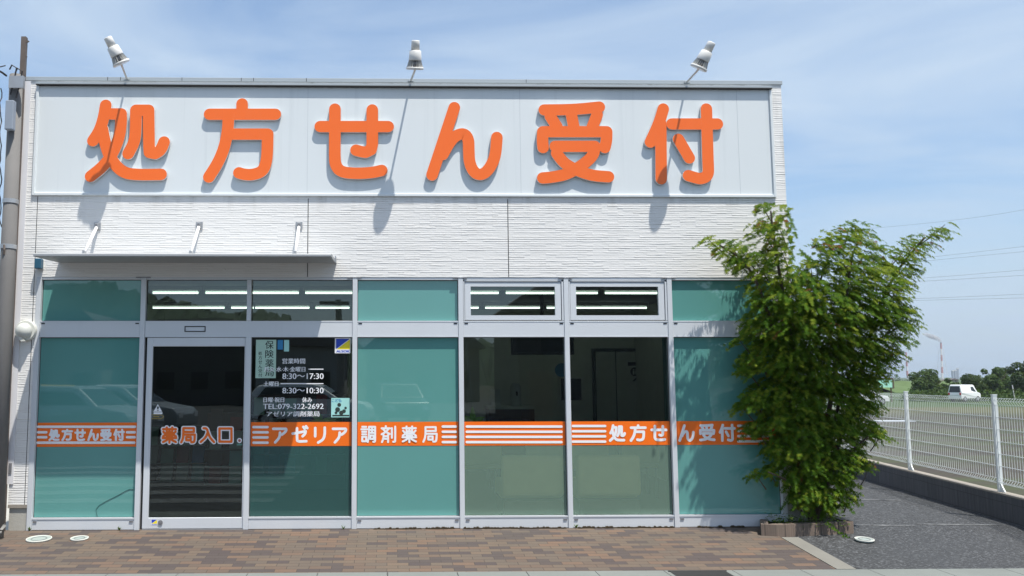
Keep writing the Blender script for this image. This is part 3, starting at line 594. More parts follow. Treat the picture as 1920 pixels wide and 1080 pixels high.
# flat lettering from text curves, stretched into a box of the facade
def text(s, u0, v0, u1, v1, mat, parent, Y=.03, off=.0, name='lettering'):
    cu = bpy.data.curves.new(name, 'FONT'); cu.body = s; cu.resolution_u = 3
    o = bpy.data.objects.new(name, cu); COL.objects.link(o); bpy.context.view_layer.update()
    me = bpy.data.meshes.new_from_object(o.evaluated_get(bpy.context.evaluated_depsgraph_get()))
    COL.objects.unlink(o); bpy.data.objects.remove(o)
    xs = [v.co.x for v in me.vertices]; ys = [v.co.y for v in me.vertices]
    ax, bx, ay, by = min(xs), max(xs), min(ys), max(ys)
    uc, vc = (u0+u1)/2, (v0+v1)/2
    X0, X1, Z0_, Z1_ = at(u0, vc, Y).x, at(u1, vc, Y).x, at(uc, v1, Y).z, at(uc, v0, Y).z
    for v in me.vertices:
        v.co = Vector((X0+(v.co.x-ax)/(bx-ax)*(X1-X0), Y, Z0_+(v.co.y-ay)/(by-ay)*(Z1_-Z0_)))
    if off:
        dx = min(.0036, off*.12); n_ = len(me.vertices); vs = [tuple(v.co) for v in me.vertices]; fs = [tuple(p.vertices) for p in me.polygons]; me2 = bpy.data.meshes.new(name)
        me2.from_pydata([(x-dx, y, z) for x, y, z in vs] + [(x+dx, y-.0002, z) for x, y, z in vs], [], fs + [tuple(i+n_ for i in f) for f in fs]); me = me2
    me.materials.clear(); me.materials.append(mat)
    ob = bpy.data.objects.new(name, me); COL.objects.link(ob)
    if parent is not None: ob.parent = parent; ob.matrix_parent_inverse = Matrix.Translation(parent.location).inverted()
    return ob
def bar(mb, u0, u1, v, w=.0, Y=.030):
    a_, b_ = Vector(P(u0, v, Y)), Vector(P(u1, v, Y)); wd_ = (w or 4.6)*.00568
    stroke(mb, [a_+Vector((wd_/2, 0)), b_-Vector((wd_/2, 0))], wd_, Y)
def small_glyphs(t_, items, Y, w):
    """items: (char, u0, v0, u1, v1)"""
    for ch, u0, v0, u1, v1 in items:
        mb = MB(); st = glyph_pts(ch); xs = [p.x for s in st for p in s]; ys = [p.y for s in st for p in s]
        for k, s in enumerate(st):
            pts = [Vector(P(u0+(p.x-min(xs))/(max(xs)-min(xs))*(u1-u0), v0+(p.y-min(ys))/(max(ys)-min(ys))*(v1-v0), Y)) for p in s]
            stroke(mb, pts, w*.00568, Y-.0004*k)
        mb.build('letter', M['decalwhite'], t_)
def band(i, x0, x1, lab):
    t_ = thing('window_decal', lab, 'decal', ((x0+x1)/2, .0335, BZ0), 'orange bands across the shop windows')
    q = MB(); q.face([(x0, .0335, BZ0), (x1, .0335, BZ0), (x1, .0335, BZ1), (x0, .0335, BZ1)]); q.build('band', M['decal'], t_); return t_
VS = (800.8, 810.6, 820.2, 830)
h = .006
t_ = band(0, GX[0]+GW+h, GX[1]-h, 'orange band with white lettering on the first teal pane beside the vent cover')
q = MB()
bar(q, 69, 255.5, 800.2); bar(q, 68, 254, 830)
for v in (810.5, 819.8): bar(q, 69, 89, v); bar(q, 236, 255, v)
q.build('white_stripe', M['decalwhite'], t_)
small_glyphs(t_, [(c_, 93+i_*24.3, 806, 110.5+i_*24.3, 825) for i_, c_ in enumerate('処方せん受付')], .0325, 4.0)
t_ = band(2, XJ1+h, GX[2]-h, 'orange band reading アゼリア on the clear pane right of the door')
q = MB()
for v in VS: bar(q, 473, 504, v)
q.build('white_stripe', M['decalwhite'], t_)
for ch, a0, a1 in (('ア', 510, 540), ('ゼ', 547, 578), ('リ', 586, 614), ('ア', 622, 652)):
    q = MB(); square(q, ch, a0, 800, a1, 831, 4.8, .0328); q.build('letter', M['decalwhite'], t_)
t_ = band(3, GX[2]+GW+h, GX[3]-h, 'orange band reading 調剤薬局 on the teal pane in the middle')
for ch, a0, a1 in (('調', 677, 705), ('剤', 714.5, 743), ('薬', 753, 782), ('局', 792, 821)):
    q = MB(); square(q, ch, a0, 798.5, a1, 829.5, 3.7, .0328); q.build('letter', M['decalwhite'], t_)
q = MB()
for v in VS: bar(q, 828, 857, v-1)
q.build('white_stripe', M['decalwhite'], t_)
t_ = band(4, GX[3]+GW+h, GX[4]-h, 'orange band with only four long white stripes on a window')
q = MB()
for v in VS: bar(q, 873, 1055, v-1)
q.build('white_stripe', M['decalwhite'], t_)
t_ = band(5, GX[4]+GW+h, GX[5]-h, 'orange band with white stripes then 処方せ on the last clear window')
q = MB()
for v in VS: bar(q, 1072, 1137, v-2)
q.build('white_stripe', M['decalwhite'], t_)
small_glyphs(t_, [('処', 1144, 798, 1171, 826), ('方', 1183, 798, 1210, 826), ('せ', 1222, 799, 1249, 825)], .0325, 5.0)
t_ = band(6, GX[5]+GW+h, GX[6]-h, 'orange band with white lettering on the teal pane behind the maple')
small_glyphs(t_, [('ん', 1274.5, 798, 1300, 826), ('受', 1313, 797, 1339, 825), ('付', 1350, 797, 1377, 826)], .0325, 5.0)
q = MB()
for v in VS: bar(q, 1382, 1447, v-2.5)
q.build('white_stripe', M['decalwhite'], t_)
# opening hours
hrs = thing('opening_hours', 'white opening hours lettering on the dark pane right of the door', 'lettering', (at(550, 720).x, .034, at(550, 785).z))
for s, a0, b0, a1, b1 in (('営業時間', 529.6, 672, 572, 682), ('月火·水·木·金曜日', 495, 687.5, 572.4, 697), ('8:30〜17:30', 529.6, 700, 606.6, 710.7), ('土曜日', 494.4, 715, 521.8, 724.3), ('8:30〜10:30', 529.6, 727, 606.6, 737.5), ('日曜·祝日', 494, 745, 532.7, 754.3), ('休み', 566.4, 745, 585, 754.5), ('TEL:079-322-2692', 493.4, 757, 606.6, 766.8), ('アゼリア調剤薬局', 500, 771, 599, 781)):
    text(s, a0, b0, a1, b1, M['decalwhite'], hrs, .0330, .012)
q = MB(); bar(q, 578, 606.6, 692.2, 1.7, .033); bar(q, 526, 606.6, 719.3, 1.7, .033); q.build('rule_line', M['decalwhite'], hrs)
def flat(name, u0, v0, u1, v1, m, parent, Y):
    a_, b_ = at((u0+u1)/2, v0, Y), at((u0+u1)/2, v1, Y); xa, xb = at(u0, (v0+v1)/2, Y).x, at(u1, (v0+v1)/2, Y).x
    q = MB(); q.face([(xa, Y, b_.z), (xb, Y, b_.z), (xb, Y, a_.z), (xa, Y, a_.z)]); return q.build(name, M[m], parent)
po = thing('wall_poster', 'pale green poster with vertical Japanese writing behind the dark pane', 'poster', (at(498, 670).x, .04, at(498, 709).z))
flat('sheet', 479.4, 637, 517.6, 709, 'poster', po, .0345)
for i_, ch in enumerate('保険薬局'): text(ch, 497.5, 639+i_*17.2, 513, 654+i_*17.2, M['ink'], po, .0340, .012)
for i_, ch in enumerate('処方せん受付'): text(ch, 484.5, 659+i_*8.2, 491.5, 666+i_*8.2, M['ink'], po, .0340, .006)
tg = flat('paper_tag', 520.5, 637.5, 530.5, 655.5, 'stblue', None, .0345); tag(tg, 'small blue paper tag beside the pale green poster', 'tag')
tg = flat('paper_tag', 532.5, 637.5, 542, 659, 'cyan', None, .0345); tag(tg, 'small pale paper tag next to the blue one', 'tag')
def security(u0, v0, u1, v1, lab, Y, par=None):
    t_ = thing('security_sticker', lab, 'sticker', (at((u0+u1)/2, v1).x, Y, at((u0+u1)/2, v1).z), 'blue and yellow security stickers')
    flat('backing', u0, v0, u1, v1, 'decalwhite', t_, Y)
    X = lambda f_: u0+(u1-u0)*f_; Yv = lambda f_: v0+(v1-v0)*f_
    for nm, tri, m in (('blue_field', ((.08,.05),(.95,.05),(.08,.72)), 'sblue'), ('yellow_field', ((.97,.08),(.97,.74),(.12,.74)), 'syel')):
        q = MB(); q.face([(at(X(a_), Yv(b_), Y-.0006).x, Y-.0006, at(X(a_), Yv(b_), Y-.0006).z) for a_, b_ in tri]); q.build(nm, M[m], t_)
    text('ALSOK', X(.1), Yv(.80), X(.94), Yv(.95), M['sblue'], t_, Y-.0006, .03)
    return t_
security(627.8, 633.9, 657.2, 662.3, 'blue and yellow sticker in the top corner of the opening hours pane', .0335)
security(283.2, 973.8, 294.8, 984.8, 'tiny blue and yellow sticker on the bottom rail of the door', .0030)
ks = thing('child_safety_sticker', 'square pale teal sticker with dark figures and こども heading', 'sticker', (at(638, 782).x, .034, at(638, 782).z))
flat('backing', 621, 746.3, 656, 782.4, 'cyan', ks, .0335); text('こども', 622.5, 747.8, 640, 754, M['stblue'], ks, .0330, .03)
flat('caption', 623, 777.8, 655, 780.6, 'ink', ks, .0329)
q = MB()
for (u, v, r_) in ((636, 759, 3.6), (633, 768, 4.6), (645, 771, 3.6), (648, 765, 2.4), (640, 774, 4.2), (630, 774, 2.6)):
    x, z = P(u, v, .0328); disc(q, x, z, r_*.0056, .0328-.0002*r_, 14)
q.build('drawn_figure', M['ink'], ks)
# door lettering and stickers
dl = thing('door_lettering', 'orange white-outlined lettering 薬局入口 on the sliding door glass', 'lettering', (at(370, 833).x, .024, at(370, 833).z))
for ch, a0, a1 in (('薬', 303.5, 332), ('局', 338, 367.5), ('入', 374, 403.5), ('口', 408, 437.5)):
    q = MB(); square(q, ch, a0, 800.5, a1, 830.5, 8.6, .0252, .00012); q.build('letter_outline', M['decalwhite'], dl)
    q = MB(); square(q, ch, a0, 800.5, a1, 830.5, 4.3, .0226, .00012); q.build('letter', M['decal'], dl)
wsn = thing('warning_sticker', 'white triangle warning sticker with exclamation mark on door glass', 'sticker', (at(296, 776).x, .025, at(296, 776).z))
q = MB(); q.face([(P(a_, b_, .0250)[0], .0250, P(a_, b_, .0250)[1]) for a_, b_ in ((287.5, 772), (304, 772), (296, 757.8))]); q.build('triangle', M['decalwhite'], wsn)
text('!', 294.8, 762, 297.2, 770.5, M['ink'], wsn, .0243, .03); flat('caption', 288, 773, 304.5, 776.5, 'decalwhite', wsn, .0250)
ar = thing('arrow_sticker', 'thin yellow outlined arrow sticker at the door edge', 'sticker', (at(295, 786).x, .025, at(295, 786).z))
q = MB()
for p0, p1 in (((284,777.8),(302,777.8)), ((302,777.8),(307.5,781.3)), ((307.5,781.3),(302,785)), ((302,785),(284,785))):
    stroke(q, [Vector(P(*p0, .025)), Vector(P(*p1, .025))], .0055, .025)
bar(q, 287, 299, 781.4, 1.2, .0250); q.build('outline', plain('arrow_yellow', (.35, .25, .03), .5), ar)
rs = thing('round_sticker', 'small round white and red sticker near the door edge', 'sticker', (at(449, 835).x, .025, at(449, 835).z))
q = MB(); x, z = P(449, 826, .025); disc(q, x, z, .026, .0250); q.build('disc', M['decalwhite'], rs)
q = MB(); disc(q, x, z, .015, .0244); q.build('dot', plain('sticker_red', (.35, .12, .10), .5), rs); flat('caption', 444, 832, 454, 835, 'tealstrip', rs, .0250)

# ------------------------------------------------------------------ fittings on the wall
# canopy with three tie rods
CYF = -.69
cxl, cxr = at(111.8, 493.5).x, at(629.2, 494).x
zb_ = fz(493.8); zf1 = at(345, 474.6, CYF).z; zf0 = at(345, 481.3, CYF).z
cp = thing('entrance_canopy', 'flat grey metal canopy over the entrance held by three tie rods', 'canopy', ((cxl+cxr)/2, S, zb_))
q = MB(); q.prism([(S-.001, zb_), (S-.001, zb_+.045), (CYF+.02, zf1), (CYF, zf1-.008), (CYF, zf0+.004), (CYF+.012, zf0)], 'x', cxl, cxr)
bevel(fixnormals(q.build('panel', M['canopy'], cp)), .003, 1)
q = MB(); q.box(cxr+.0006, cxr+.012, -.16, S-.001, zb_-.005, zb_+.06); q.build('end_bracket', M['steel'], cp)
for ut, vt, ub, vb in ((181.5, 422, 157, 467.5), (373, 421, 357, 467.5), (560.5, 421, 552.5, 466.5)):
    top = at(ut, vt, -.035); bot = Vector((top.x, -.39, zb_+.05+(.39/.69)*(zf1-zb_-.045)+.0))
    q = MB(); q.tube([top+Vector((0, -.01, -.03)), bot+Vector((0, .02, .03))], .017, 12); rod = q.build('tie_rod', M['white'], cp, True)
    q = MB(); q.box(top.x-.036, top.x+.036, -.018, S-.001, top.z-.05, top.z+.035); q.box(top.x-.018, top.x+.018, -.05, -.018, top.z-.04, top.z+.02, 0); bevel(q.build('wall_bracket', M['steel'], rod), .003, 1)
    q = MB(); q.tube([(top.x, -.0505, top.z-.005), (top.x, -.056, top.z-.005)], .014, 10); q.build('bolt', M['fin'], rod)
    q = MB(); q.box(bot.x-.04, bot.x+.04, bot.y-.035, bot.y+.035, bot.z-.012, bot.z+.006); q.box(bot.x-.012, bot.x+.012, bot.y-.02, bot.y+.02, bot.z+.006, bot.z+.045); q.build('foot_bracket', M['steel'], rod)
# three spot lamps over the sign
def lamp(uh, vh, tilt, ua, va, lab):
    Yh = -.50
    c = at(uh, vh, Yh); foot = at(ua, va, -.02); foot.z = ZT-.02
    t_ = thing('sign_lamp', lab, 'lamp', foot, 'spot lamps along the roof edge')
    # head axis: top end leans sideways by tilt, mouth aims down and back at the sign
    ax = Vector((sin(tilt), -.34, cos(tilt)*.94)).normalized()       # from mouth to tail
    k = .0063
    prof = [(-20, 12.5), (-19, 14.5), (-14, 14), (-7, 10)]; body = [(-7.2, 10.5), (-6, 10.8), (8, 9.6), (9, 8.2)]; tail = [(9, 7.2), (24, 6.7), (25, 6.0)]
    def lathe(nm, pr, m, cap=True):
        q = MB(); q.tube([c + ax*(a_*k) for a_, r_ in pr], [r_*k for a_, r_ in pr], 24); return q.build(nm, M[m], t_, nm != 'x')
    hd = lathe('lamp_head', body, 'lampwhite'); lathe('lamp_tail', tail, 'lampwhite')
    q = MB(); q.tube([c+ax*(-19.5*k), c+ax*(-7*k)], [9.5*k, 8.5*k], 20); q.build('lamp_core', M['fin'], t_, True)
    e1 = ax.orthogonal().normalized(); e2 = ax.cross(e1)
    q = MB()
    for j in range(18):
        g_ = 2*pi*j/18; d = e1*cos(g_)+e2*sin(g_); n_ = ax.cross(d)*.0035
        q.face([c+ax*(-7*k)+d*(9*k)+n_, c+ax*(-7*k)+d*(10.4*k)+n_, c+ax*(-18*k)+d*(13.6*k)+n_, c+ax*(-18*k)+d*(9*k)+n_])
        q.face([c+ax*(-7*k)+d*(9*k)-n_, c+ax*(-7*k)+d*(10.4*k)-n_, c+ax*(-18*k)+d*(13.6*k)-n_, c+ax*(-18*k)+d*(9*k)-n_][::-1])
    q.build('cooling_fin', M['lampwhite'], t_)
    lathe('lamp_rim', [(-22, 13.2), (-21.5, 14.4), (-18, 14.6), (-17.6, 13)], 'lampwhite')
    q = MB(); q.tube([c+ax*(-22.2*k), c+ax*(-22.0*k)], 12.5*k, 20); q.build('lens', M['lens'], t_)
    j_ = c + ax*(-15*k) + Vector((0, .075, -.03))
    mid = foot.lerp(j_, .55)
    q = MB(); q.tube([foot-Vector((0, -.03, .03)), foot, mid, j_, c+ax*(-4*k)], .0115, 10); q.build('arm', M['lampwhite'], t_, True)
    q = MB(); q.box(foot.x-.03, foot.x+.03, S-.02, S-.0125, ZC+.01, ZT-.012); q.build('arm_bracket', M['coping'], t_)
lamp(216, 97, -.44, 238, 146, 'spot lamp nearest the utility pole with its tail leaning left')
lamp(778.5, 105, .02, 770.5, 147, 'upright spot lamp at the middle of the roof edge')
lamp(1321, 106, .42, 1288, 148, 'spot lamp nearest the maple with its tail leaning right')
# vent cover, blue box
v0 = at(50, 620, -.02)
vc = thing('vent_cover', 'round white exhaust vent hood beside the first teal pane', 'vent', v0)
rv = 19*.00568
q = MB(); q.tube([(v0.x, S-.001, v0.z), (v0.x, -.05, v0.z), (v0.x, -.062, v0.z)], [rv, rv, rv*.94], 32); q.build('collar', M['vent'], vc, False)
q = MB(); ring = []
prev = None; n_ = 10
pts = []; rr = []
for k in range(n_+1):
    a_ = pi/2*k/n_; pts.append((v0.x-.010, -.0625-.075*sin(a_), v0.z-.006)); rr.append(max(.004, rv*.80*cos(a_)))
q.tube(pts, rr, 28); q.build('dome', M['ventdark'], vc, True)
q = MB(); q.prism([(v0.x-rv*.75, v0.z-rv*.45), (v0.x-rv*.15, v0.z-rv*1.08), (v0.x+rv*.2, v0.z-rv*1.05), (v0.x-rv*.55, v0.z-rv*.15)], 'y', -.11, -.064); q.build('lip', M['vent'], vc)
q = MB(); x0, z1 = P(66.5, 485, -.07); x1, z0 = P(78, 504, -.07)
bx = thing('blue_wall_box', 'small dark blue box under the left end of the canopy', 'box', (x0, S, z0))
q = MB(); q.box(x0, x1, -.10, -.022, z0, z1); bevel(q.build('case', M['blue'], bx), .008, 2); q = MB(); q.box(x0+.004, x1-.004, -.0215, S-.001, z0+.004, z1-.004); q.build('back_plate', M['vent'], bx)
q = MB(); x0, z1 = P(18.5, 868); x1, z0 = P(23, 888); q.box(x0, x1, S-.02, S-.013, z0, z1); q.build('wall_slot', M['fin'], bld)

# ------------------------------------------------------------------ utility pole, steel post, cables on the left
PYp = -.30
pb = at(23.5, 300, PYp); px0 = pb.x; ptop = at(24, 141, PYp).z; rad = 13.2*.0055
pole = thing('utility_pole', 'weathered concrete utility pole with steel bands at the building corner', 'pole', (px0, PYp, -.05))
q = MB(); q.tube([(px0, PYp, -.1), (px0, PYp, 2.4), (px0, PYp, ptop)], [rad*1.12, rad*1.05, rad*.9], 24); q.build('shaft', M['pole'], pole, True)
for v in (378, 463): 
    z = at(20, v, PYp).z; q = MB(); q.tube([(px0, PYp, z-.022), (px0, PYp, z+.022)], rad*1.1 if v > 400 else rad*1.08, 24); q.build('band', M['steel'], pole)
z1, z0 = at(25, 150, PYp).z, at(25, 172, PYp).z
q = MB(); q.box(px0-.02, px0+.13, PYp-.13, PYp-.085, z0, z1); q.build('junction_plate', M['steel'], pole)
z1, z0 = at(25, 196, PYp).z, at(25, 250, PYp).z
q = MB(); q.box(px0-.035, px0+.05, PYp-.15, PYp-.078, z0, z1); bevel(q.build('meter_box', M['tower'], pole), .008, 2)
q = MB()
for k, (dx, v0_) in enumerate(((-.03, 140), (.03, 146))):
    z = at(25, v0_, PYp).z; q.tube([(px0+dx, PYp-.1, z+.02), (px0+dx+.03, PYp-.12, z+.06), (px0+dx+.08, PYp-.12, z+.03), (px0+dx+.06, PYp-.11, z-.08), (px0+dx+.02, PYp-.1, z-.25)], .008, 6)
q.build('cable_loop', M['wire'], pole)
q = MB(); z = at(14, 470, PYp).z; x = px0-.01; q.tube([(x, PYp-rad*1.02, z+.05), (x+.005, PYp-rad*1.16, z), (x, PYp-rad*1.02, z-.05)], .012, 6); q.build('step_bolt', M['rust'], pole)
sx0, sx1 = at(46.3, 110, -.03).x, at(55.2, 110, -.03).x; sz = at(50, 69.5, -.03).z
q = MB(); stx1 = min(sx1, XL-.016); q.box(stx1-.052, stx1, -.05, .0, -.05, sz)
st = tag(q.build('steel_post', M['rust']), 'rusty square steel post rising above the roof beside the utility pole', 'post')
q = MB(); z = at(57, 77, -.03).z; q.prism([(stx1+.0006, z-.02), (stx1+.028, z), (stx1+.0006, z+.02)], 'y', -.035, -.015)
z = at(55, 106, -.03).z; q.tube([(stx1+.0006, -.025, z), (stx1+.012, -.025, z)], .008, 8); o = q.build('hook', M['rust'], st)
def cable(name, pts, r, lab, grp=None, m='wire'):
    q = MB(); q.tube(pts, r, 6); return tag(q.build(name, M[m]), lab, 'cable', grp)
cable('service_cable', [at(12, 142, PYp), at(4, 136, PYp-.1), at(-30, 118, PYp-.6), at(-220, 60, PYp-3)], .011, 'thick black cable dropping onto the pole top', 'cables at the utility pole')
cable('service_cable', [at(10, 123, PYp), at(2, 125, PYp-.1), at(-40, 132, PYp-.6), at(-220, 150, PYp-3)], .006, 'thin dark cable reaching the pole top', 'cables at the utility pole')
pts = []; rnd = random.Random(5)
for k in range(30): pts.append(at(1+2*sin(k*1.1)+rnd.uniform(-1.5, 1.5), 165+k*9, PYp+.25+rnd.uniform(-.05, .05)))
cable('service_cable', pts, .006, 'tangled black cable hanging beside the pole shaft', 'cables at the utility pole')
# crumpled sack at the pole's foot
p = at(1, 985, -.30); q = MB(); rnd = random.Random(9); pts = []; n_ = 7
for k in range(n_): pts.append((p.x-.02+.02*rnd.uniform(-1, 1), p.y, gz(p.y)+.02+k*.033))
q.tube(pts, [.06, .07, .06, .06, .05, .05, .02], 10)
for i_, vv in enumerate(q.v): q.v[i_] = (vv[0]+rnd.uniform(-.015, .015), vv[1]+rnd.uniform(-.015, .015), vv[2]+rnd.uniform(-.012, .012))
tag(q.build('crumpled_sack', M['sack'], None, True), 'crumpled pale sack on the paving at the building corner', 'sack')
# weeds sprouting at the joints
for u, v in ((56, 990), (224, 988), (644, 986), (1080, 985)):
    p = at(u, v, -.012); p.z = gz(p.y); q = MB(); rnd = random.Random(int(u))
    for k in range(12):
        a_ = rnd.uniform(0, 2*pi); l = rnd.uniform(.02, .055); d = Vector((cos(a_)*.6, -abs(sin(a_))*.5, 1)).normalized()*l; s_ = Vector((-sin(a_), cos(a_), 0))*.006
        q.face([p-s_*.5, p+s_*.5, p+d*.6+s_, p+d, p+d*.6-s_])
    where = {56: 'in the joint at the far end of the first teal pane', 224: 'in the joint left of the door', 644: 'at the foot of the upright right of the hours pane', 1080: 'at the foot of the last clear window'}[u]
    tag(q.build('weed', M['weed']), 'tiny green weed ' + where, 'weed', 'weeds along the shop front')

# ------------------------------------------------------------------ interior
IX0, IX1, IY0, IY1, IZ1 = XL+.16, XR-.16, .17, 5.43, 2.72
q = MB(); q.face([(IX0, .08, .01), (IX1, .08, .01), (IX1, IY1, .01), (IX0, IY1, .01)]); struct(q.build('interior_floor', M['ifloor']))
q = MB(); q.face([(IX0, .08, IZ1), (IX1, .08, IZ1), (IX1, IY1, IZ1), (IX0, IY1, IZ1)][::-1]); struct(q.build('interior_ceiling', M['iceil']))
q = MB(); q.face([(IX0, IY1, .01), (IX1, IY1, .01), (IX1, IY1, IZ1), (IX0, IY1, IZ1)]); q.face([(IX0+.001, .08, .01), (IX0+.001, IY1, .01), (IX0+.001, IY1, IZ1), (IX0+.001, .08, IZ1)]); q.face([(IX1-.001, .08, .01), (IX1-.001, IY1, .01), (IX1-.001, IY1, IZ1), (IX1-.001, .08, IZ1)])
struct(q.build('interior_wall', M['iwall']))
q = MB(); q.box(IX0+.002, fx(660)-.2, 4.3, 4.4, .012, 2.35)
struct(q.build('interior_partition', plain('partition_brown', (.06, .055, .05), .7)))
zt = IZ1-.08
def tubes(v, segs, grp, where):
    zz = zt; d = ray(660, v); k = (zz-CP.z)/d.z; yy = (CP+d*k).y
    for j_, (u0, u1) in enumerate(segs):
        x0, x1 = at(u0, v, yy).x, at(u1, v, yy).x
        t_ = thing('ceiling_light', f'lit fluorescent ceiling light, {where[j_]}', 'ceiling light', ((x0+x1)/2, yy, zz), grp)
        q = MB(); q.tube([(x0, yy, zz), (x1, yy, zz)], .0145, 10); q.build('tube', M['tube'], t_)
        q = MB(); q.box(x0-.03, x1+.03, yy-.03, yy+.03, zz+.03, zz+.075); q.box(x0-.02, x0-.001, yy-.012, yy+.012, zz-.015, zz+.03); q.box(x1+.001, x1+.02, yy-.012, yy+.012, zz-.015, zz+.03); q.build('fitting', M['lampwhite'], t_)
ordn = ['first from the left', 'second from the left', 'third from the left', 'fourth from the left', 'fifth from the left', 'sixth from the left', 'seventh from the left', 'eighth from the left']
tubes(549, ((287, 372), (386, 466), (472, 560), (573, 661), (830, 934.5), (948.5, 1042), (1052, 1120), (1134, 1232)), 'front row of lit tubes inside', [o_+' in the upper row of tubes' for o_ in ordn])
tubes(577, ((287, 421), (434, 476), (479, 580), (592, 655), (850, 897), (910, 1017), (1025, 1052), (1070, 1212)), 'back row of lit tubes inside', [o_+' in the lower row of tubes' for o_ in ordn])
# television hanging from the ceiling
Yt = 2.6; x0, z1 = P(958, 622, Yt); x1, z0 = P(1077, 665, Yt)
tv = thing('hanging_television', 'black television hung from the ceiling inside the shop', 'television', ((x0+x1)/2, Yt, z0))
q = MB(); q.box(x0, x1, Yt, Yt+.06, z0, z0+.42); bevel(q.build('case', M['black'], tv), .01, 1); q = MB(); q.box(x0+.03, x1-.03, Yt-.004, Yt-.0005, z0+.03, z0+.39); q.build('screen', M['monitor'], tv)
q = MB(); q.tube([((x0+x1)/2, Yt+.03, z0+.421), ((x0+x1)/2, Yt+.03, IZ1-.001)], .025, 10); q.build('mount', M['black'], tv)
# toilet door and panels at the back
Yb = IY1-.06; dx0, dz1_ = P(1116, 659, Yb); dx1, _z = P(1236, 659, Yb)
idr = thing('interior_door', 'pale double leaf door at the back with black pictogram', 'door', ((dx0+dx1)/2, Yb, .01))
q = MB(); q.box(dx0, dx1, Yb, IY1-.002, .012, dz1_); q.build('leaf', M['idoor'], idr)
q = MB(); q.box(dx0-.05, dx0-.001, Yb-.02, IY1-.002, .012, dz1_+.05); q.box(dx1+.001, dx1+.05, Yb-.02, IY1-.002, .012, dz1_+.05); q.box(dx0, dx1, Yb-.02, IY1-.002, dz1_+.001, dz1_+.05); q.build('frame', M['ink'], idr)
xm = at(1155, 700, Yb).x; q = MB(); q.box(xm-.008, xm+.008, Yb-.006, Yb-.0005, .012, dz1_-.002); q.build('seam', M['ink'], idr)
q = MB(); x, z = P(1190, 697, Yb); 
for k in range(1): disc(q, x, z, .075, Yb-.006, 24)
q.build('pictogram_disc', M['ink'], idr)
q = MB()
for dx in (-.022, .022):
    q.box(x+dx-.012, x+dx+.012, Yb-.012, Yb-.0065, z-.045, z+.018); disc(q, x+dx, z+.034, .011, Yb-.012, 10)
q.build('pictogram_figure', M['iwall'], idr)
x0, z1 = P(1177, 679, Yb); x1, z0 = P(1202, 686, Yb); q = MB(); q.box(x0, x1, Yb-.008, Yb-.0005, z0, z1); q.build('door_plate', M['black'], idr)
x0, z1 = P(1185, 708, Yb); x1, z0 = P(1196, 715, Yb); q = MB(); q.prism([(x0, z0), (x0+.03, z0), (x1, z1-.02), (x1-.03, z1)], 'y', Yb-.008, Yb-.0005); q.build('accessible_mark', M['ink'], idr)
x, z = P(1055, 694, Yb)
bp = thing('round_notice', 'round blue notice on the back wall inside', 'notice', (x, Yb, z)); q = MB(); q.tube([(x, IY1-.002, z), (x, IY1-.012, z)], .12, 28); q.build('disc', M['stblue'], bp)
x0, z1 = P(1052, 710, Yb); x1, z0 = P(1091, 750, Yb)
mo = thing('wall_screen', 'dark wall screen in a pale surround at the back of the shop', 'screen', ((x0+x1)/2, Yb, z0)); q = MB(); q.box(x0-.04, x1+.06, IY1-.03, IY1-.002, z0-.14, z1+.03); q.build('surround', M['vent'], mo); q = MB(); q.box(x0, x1, IY1-.04, IY1-.031, z0, z1); q.build('screen', M['monitor'], mo)
# counter with a water dispenser
Yk = 3.2; x0, z1 = P(915, 762, Yk); x1, _ = P(1005, 762, Yk)
cn = thing('service_counter', 'dark wooden service counter inside the clear window', 'counter', ((x0+x1)/2, Yk, .01)); q = MB(); q.box(x0+.02, x1-.02, Yk+.02, Yk+.5, .012, z1-.04); q.build('cabinet', M['counter'], cn); q = MB(); q.box(x0, x1, Yk, Yk+.52, z1-.04, z1); q.build('top', M['iwall'], cn)
x, z = P(967, 760, Yk+.2)
ws = thing('water_server', 'small pale hot water dispenser on the dark counter', 'dispenser', (x, Yk+.2, z1)); q = MB(); q.tube([(x, Yk+.2, z1), (x, Yk+.2, z1+.02), (x, Yk+.2, z1+.27), (x, Yk+.2, z1+.33)], [.07, .08, .08, .05], 18); q.build('body', M['ventdark'], ws, True); q = MB(); q.tube([(x, Yk+.12, z1+.2), (x, Yk+.06, z1+.2), (x, Yk+.06, z1+.15)], .012, 8); q.build('spout', M['black'], ws)
x, _ = P(930, 760, Yk+.2); cm = thing('card_terminal', 'pale sloping terminal on the dark counter', 'terminal', (x, Yk+.2, z1)); q = MB(); q.prism([(Yk+.12, z1), (Yk+.4, z1), (Yk+.34, z1+.24), (Yk+.3, z1+.24), (Yk+.22, z1+.05)], 'x', x-.07, x+.07); q.build('body', M['ventdark'], cm)
def rack(u, v1, Yr, w_, rows, lab, seed):
    x, z = P(u, v1, Yr); t_ = thing('leaflet_rack', lab, 'rack', (x, Yr, .012), 'racks inside the shop'); rnd = random.Random(seed)
    q = MB(); q.box(x-w_/2, x+w_/2, Yr+.05, Yr+.3, .012, z); q.build('cabinet', M['counter'], t_)
    for r_ in range(rows):
        zz = z-(r_+1)*(z-.25)/rows; q = MB(); q.box(x-w_/2, x+w_/2, Yr-.08, Yr+.049, zz-.012, zz); q.build('shelf', M['idoor'], t_)
        n_ = max(2, int(w_/.2))
        for j in range(n_):
            xx = x-w_/2+w_*(j+.5)/n_; m_ = rnd.choice(('sred', 'poster', 'iwall', 'stblue', 'cyan', 'iwall', 'counter')); q = MB(); hgt = rnd.uniform(.16, .28); q.prism([(Yr-.06, zz+.001), (Yr-.03, zz+.001), (Yr+.03, zz+hgt), (Yr+.01, zz+hgt)], 'x', xx-.075, xx+.075); q.build('leaflet', M[m_], t_)
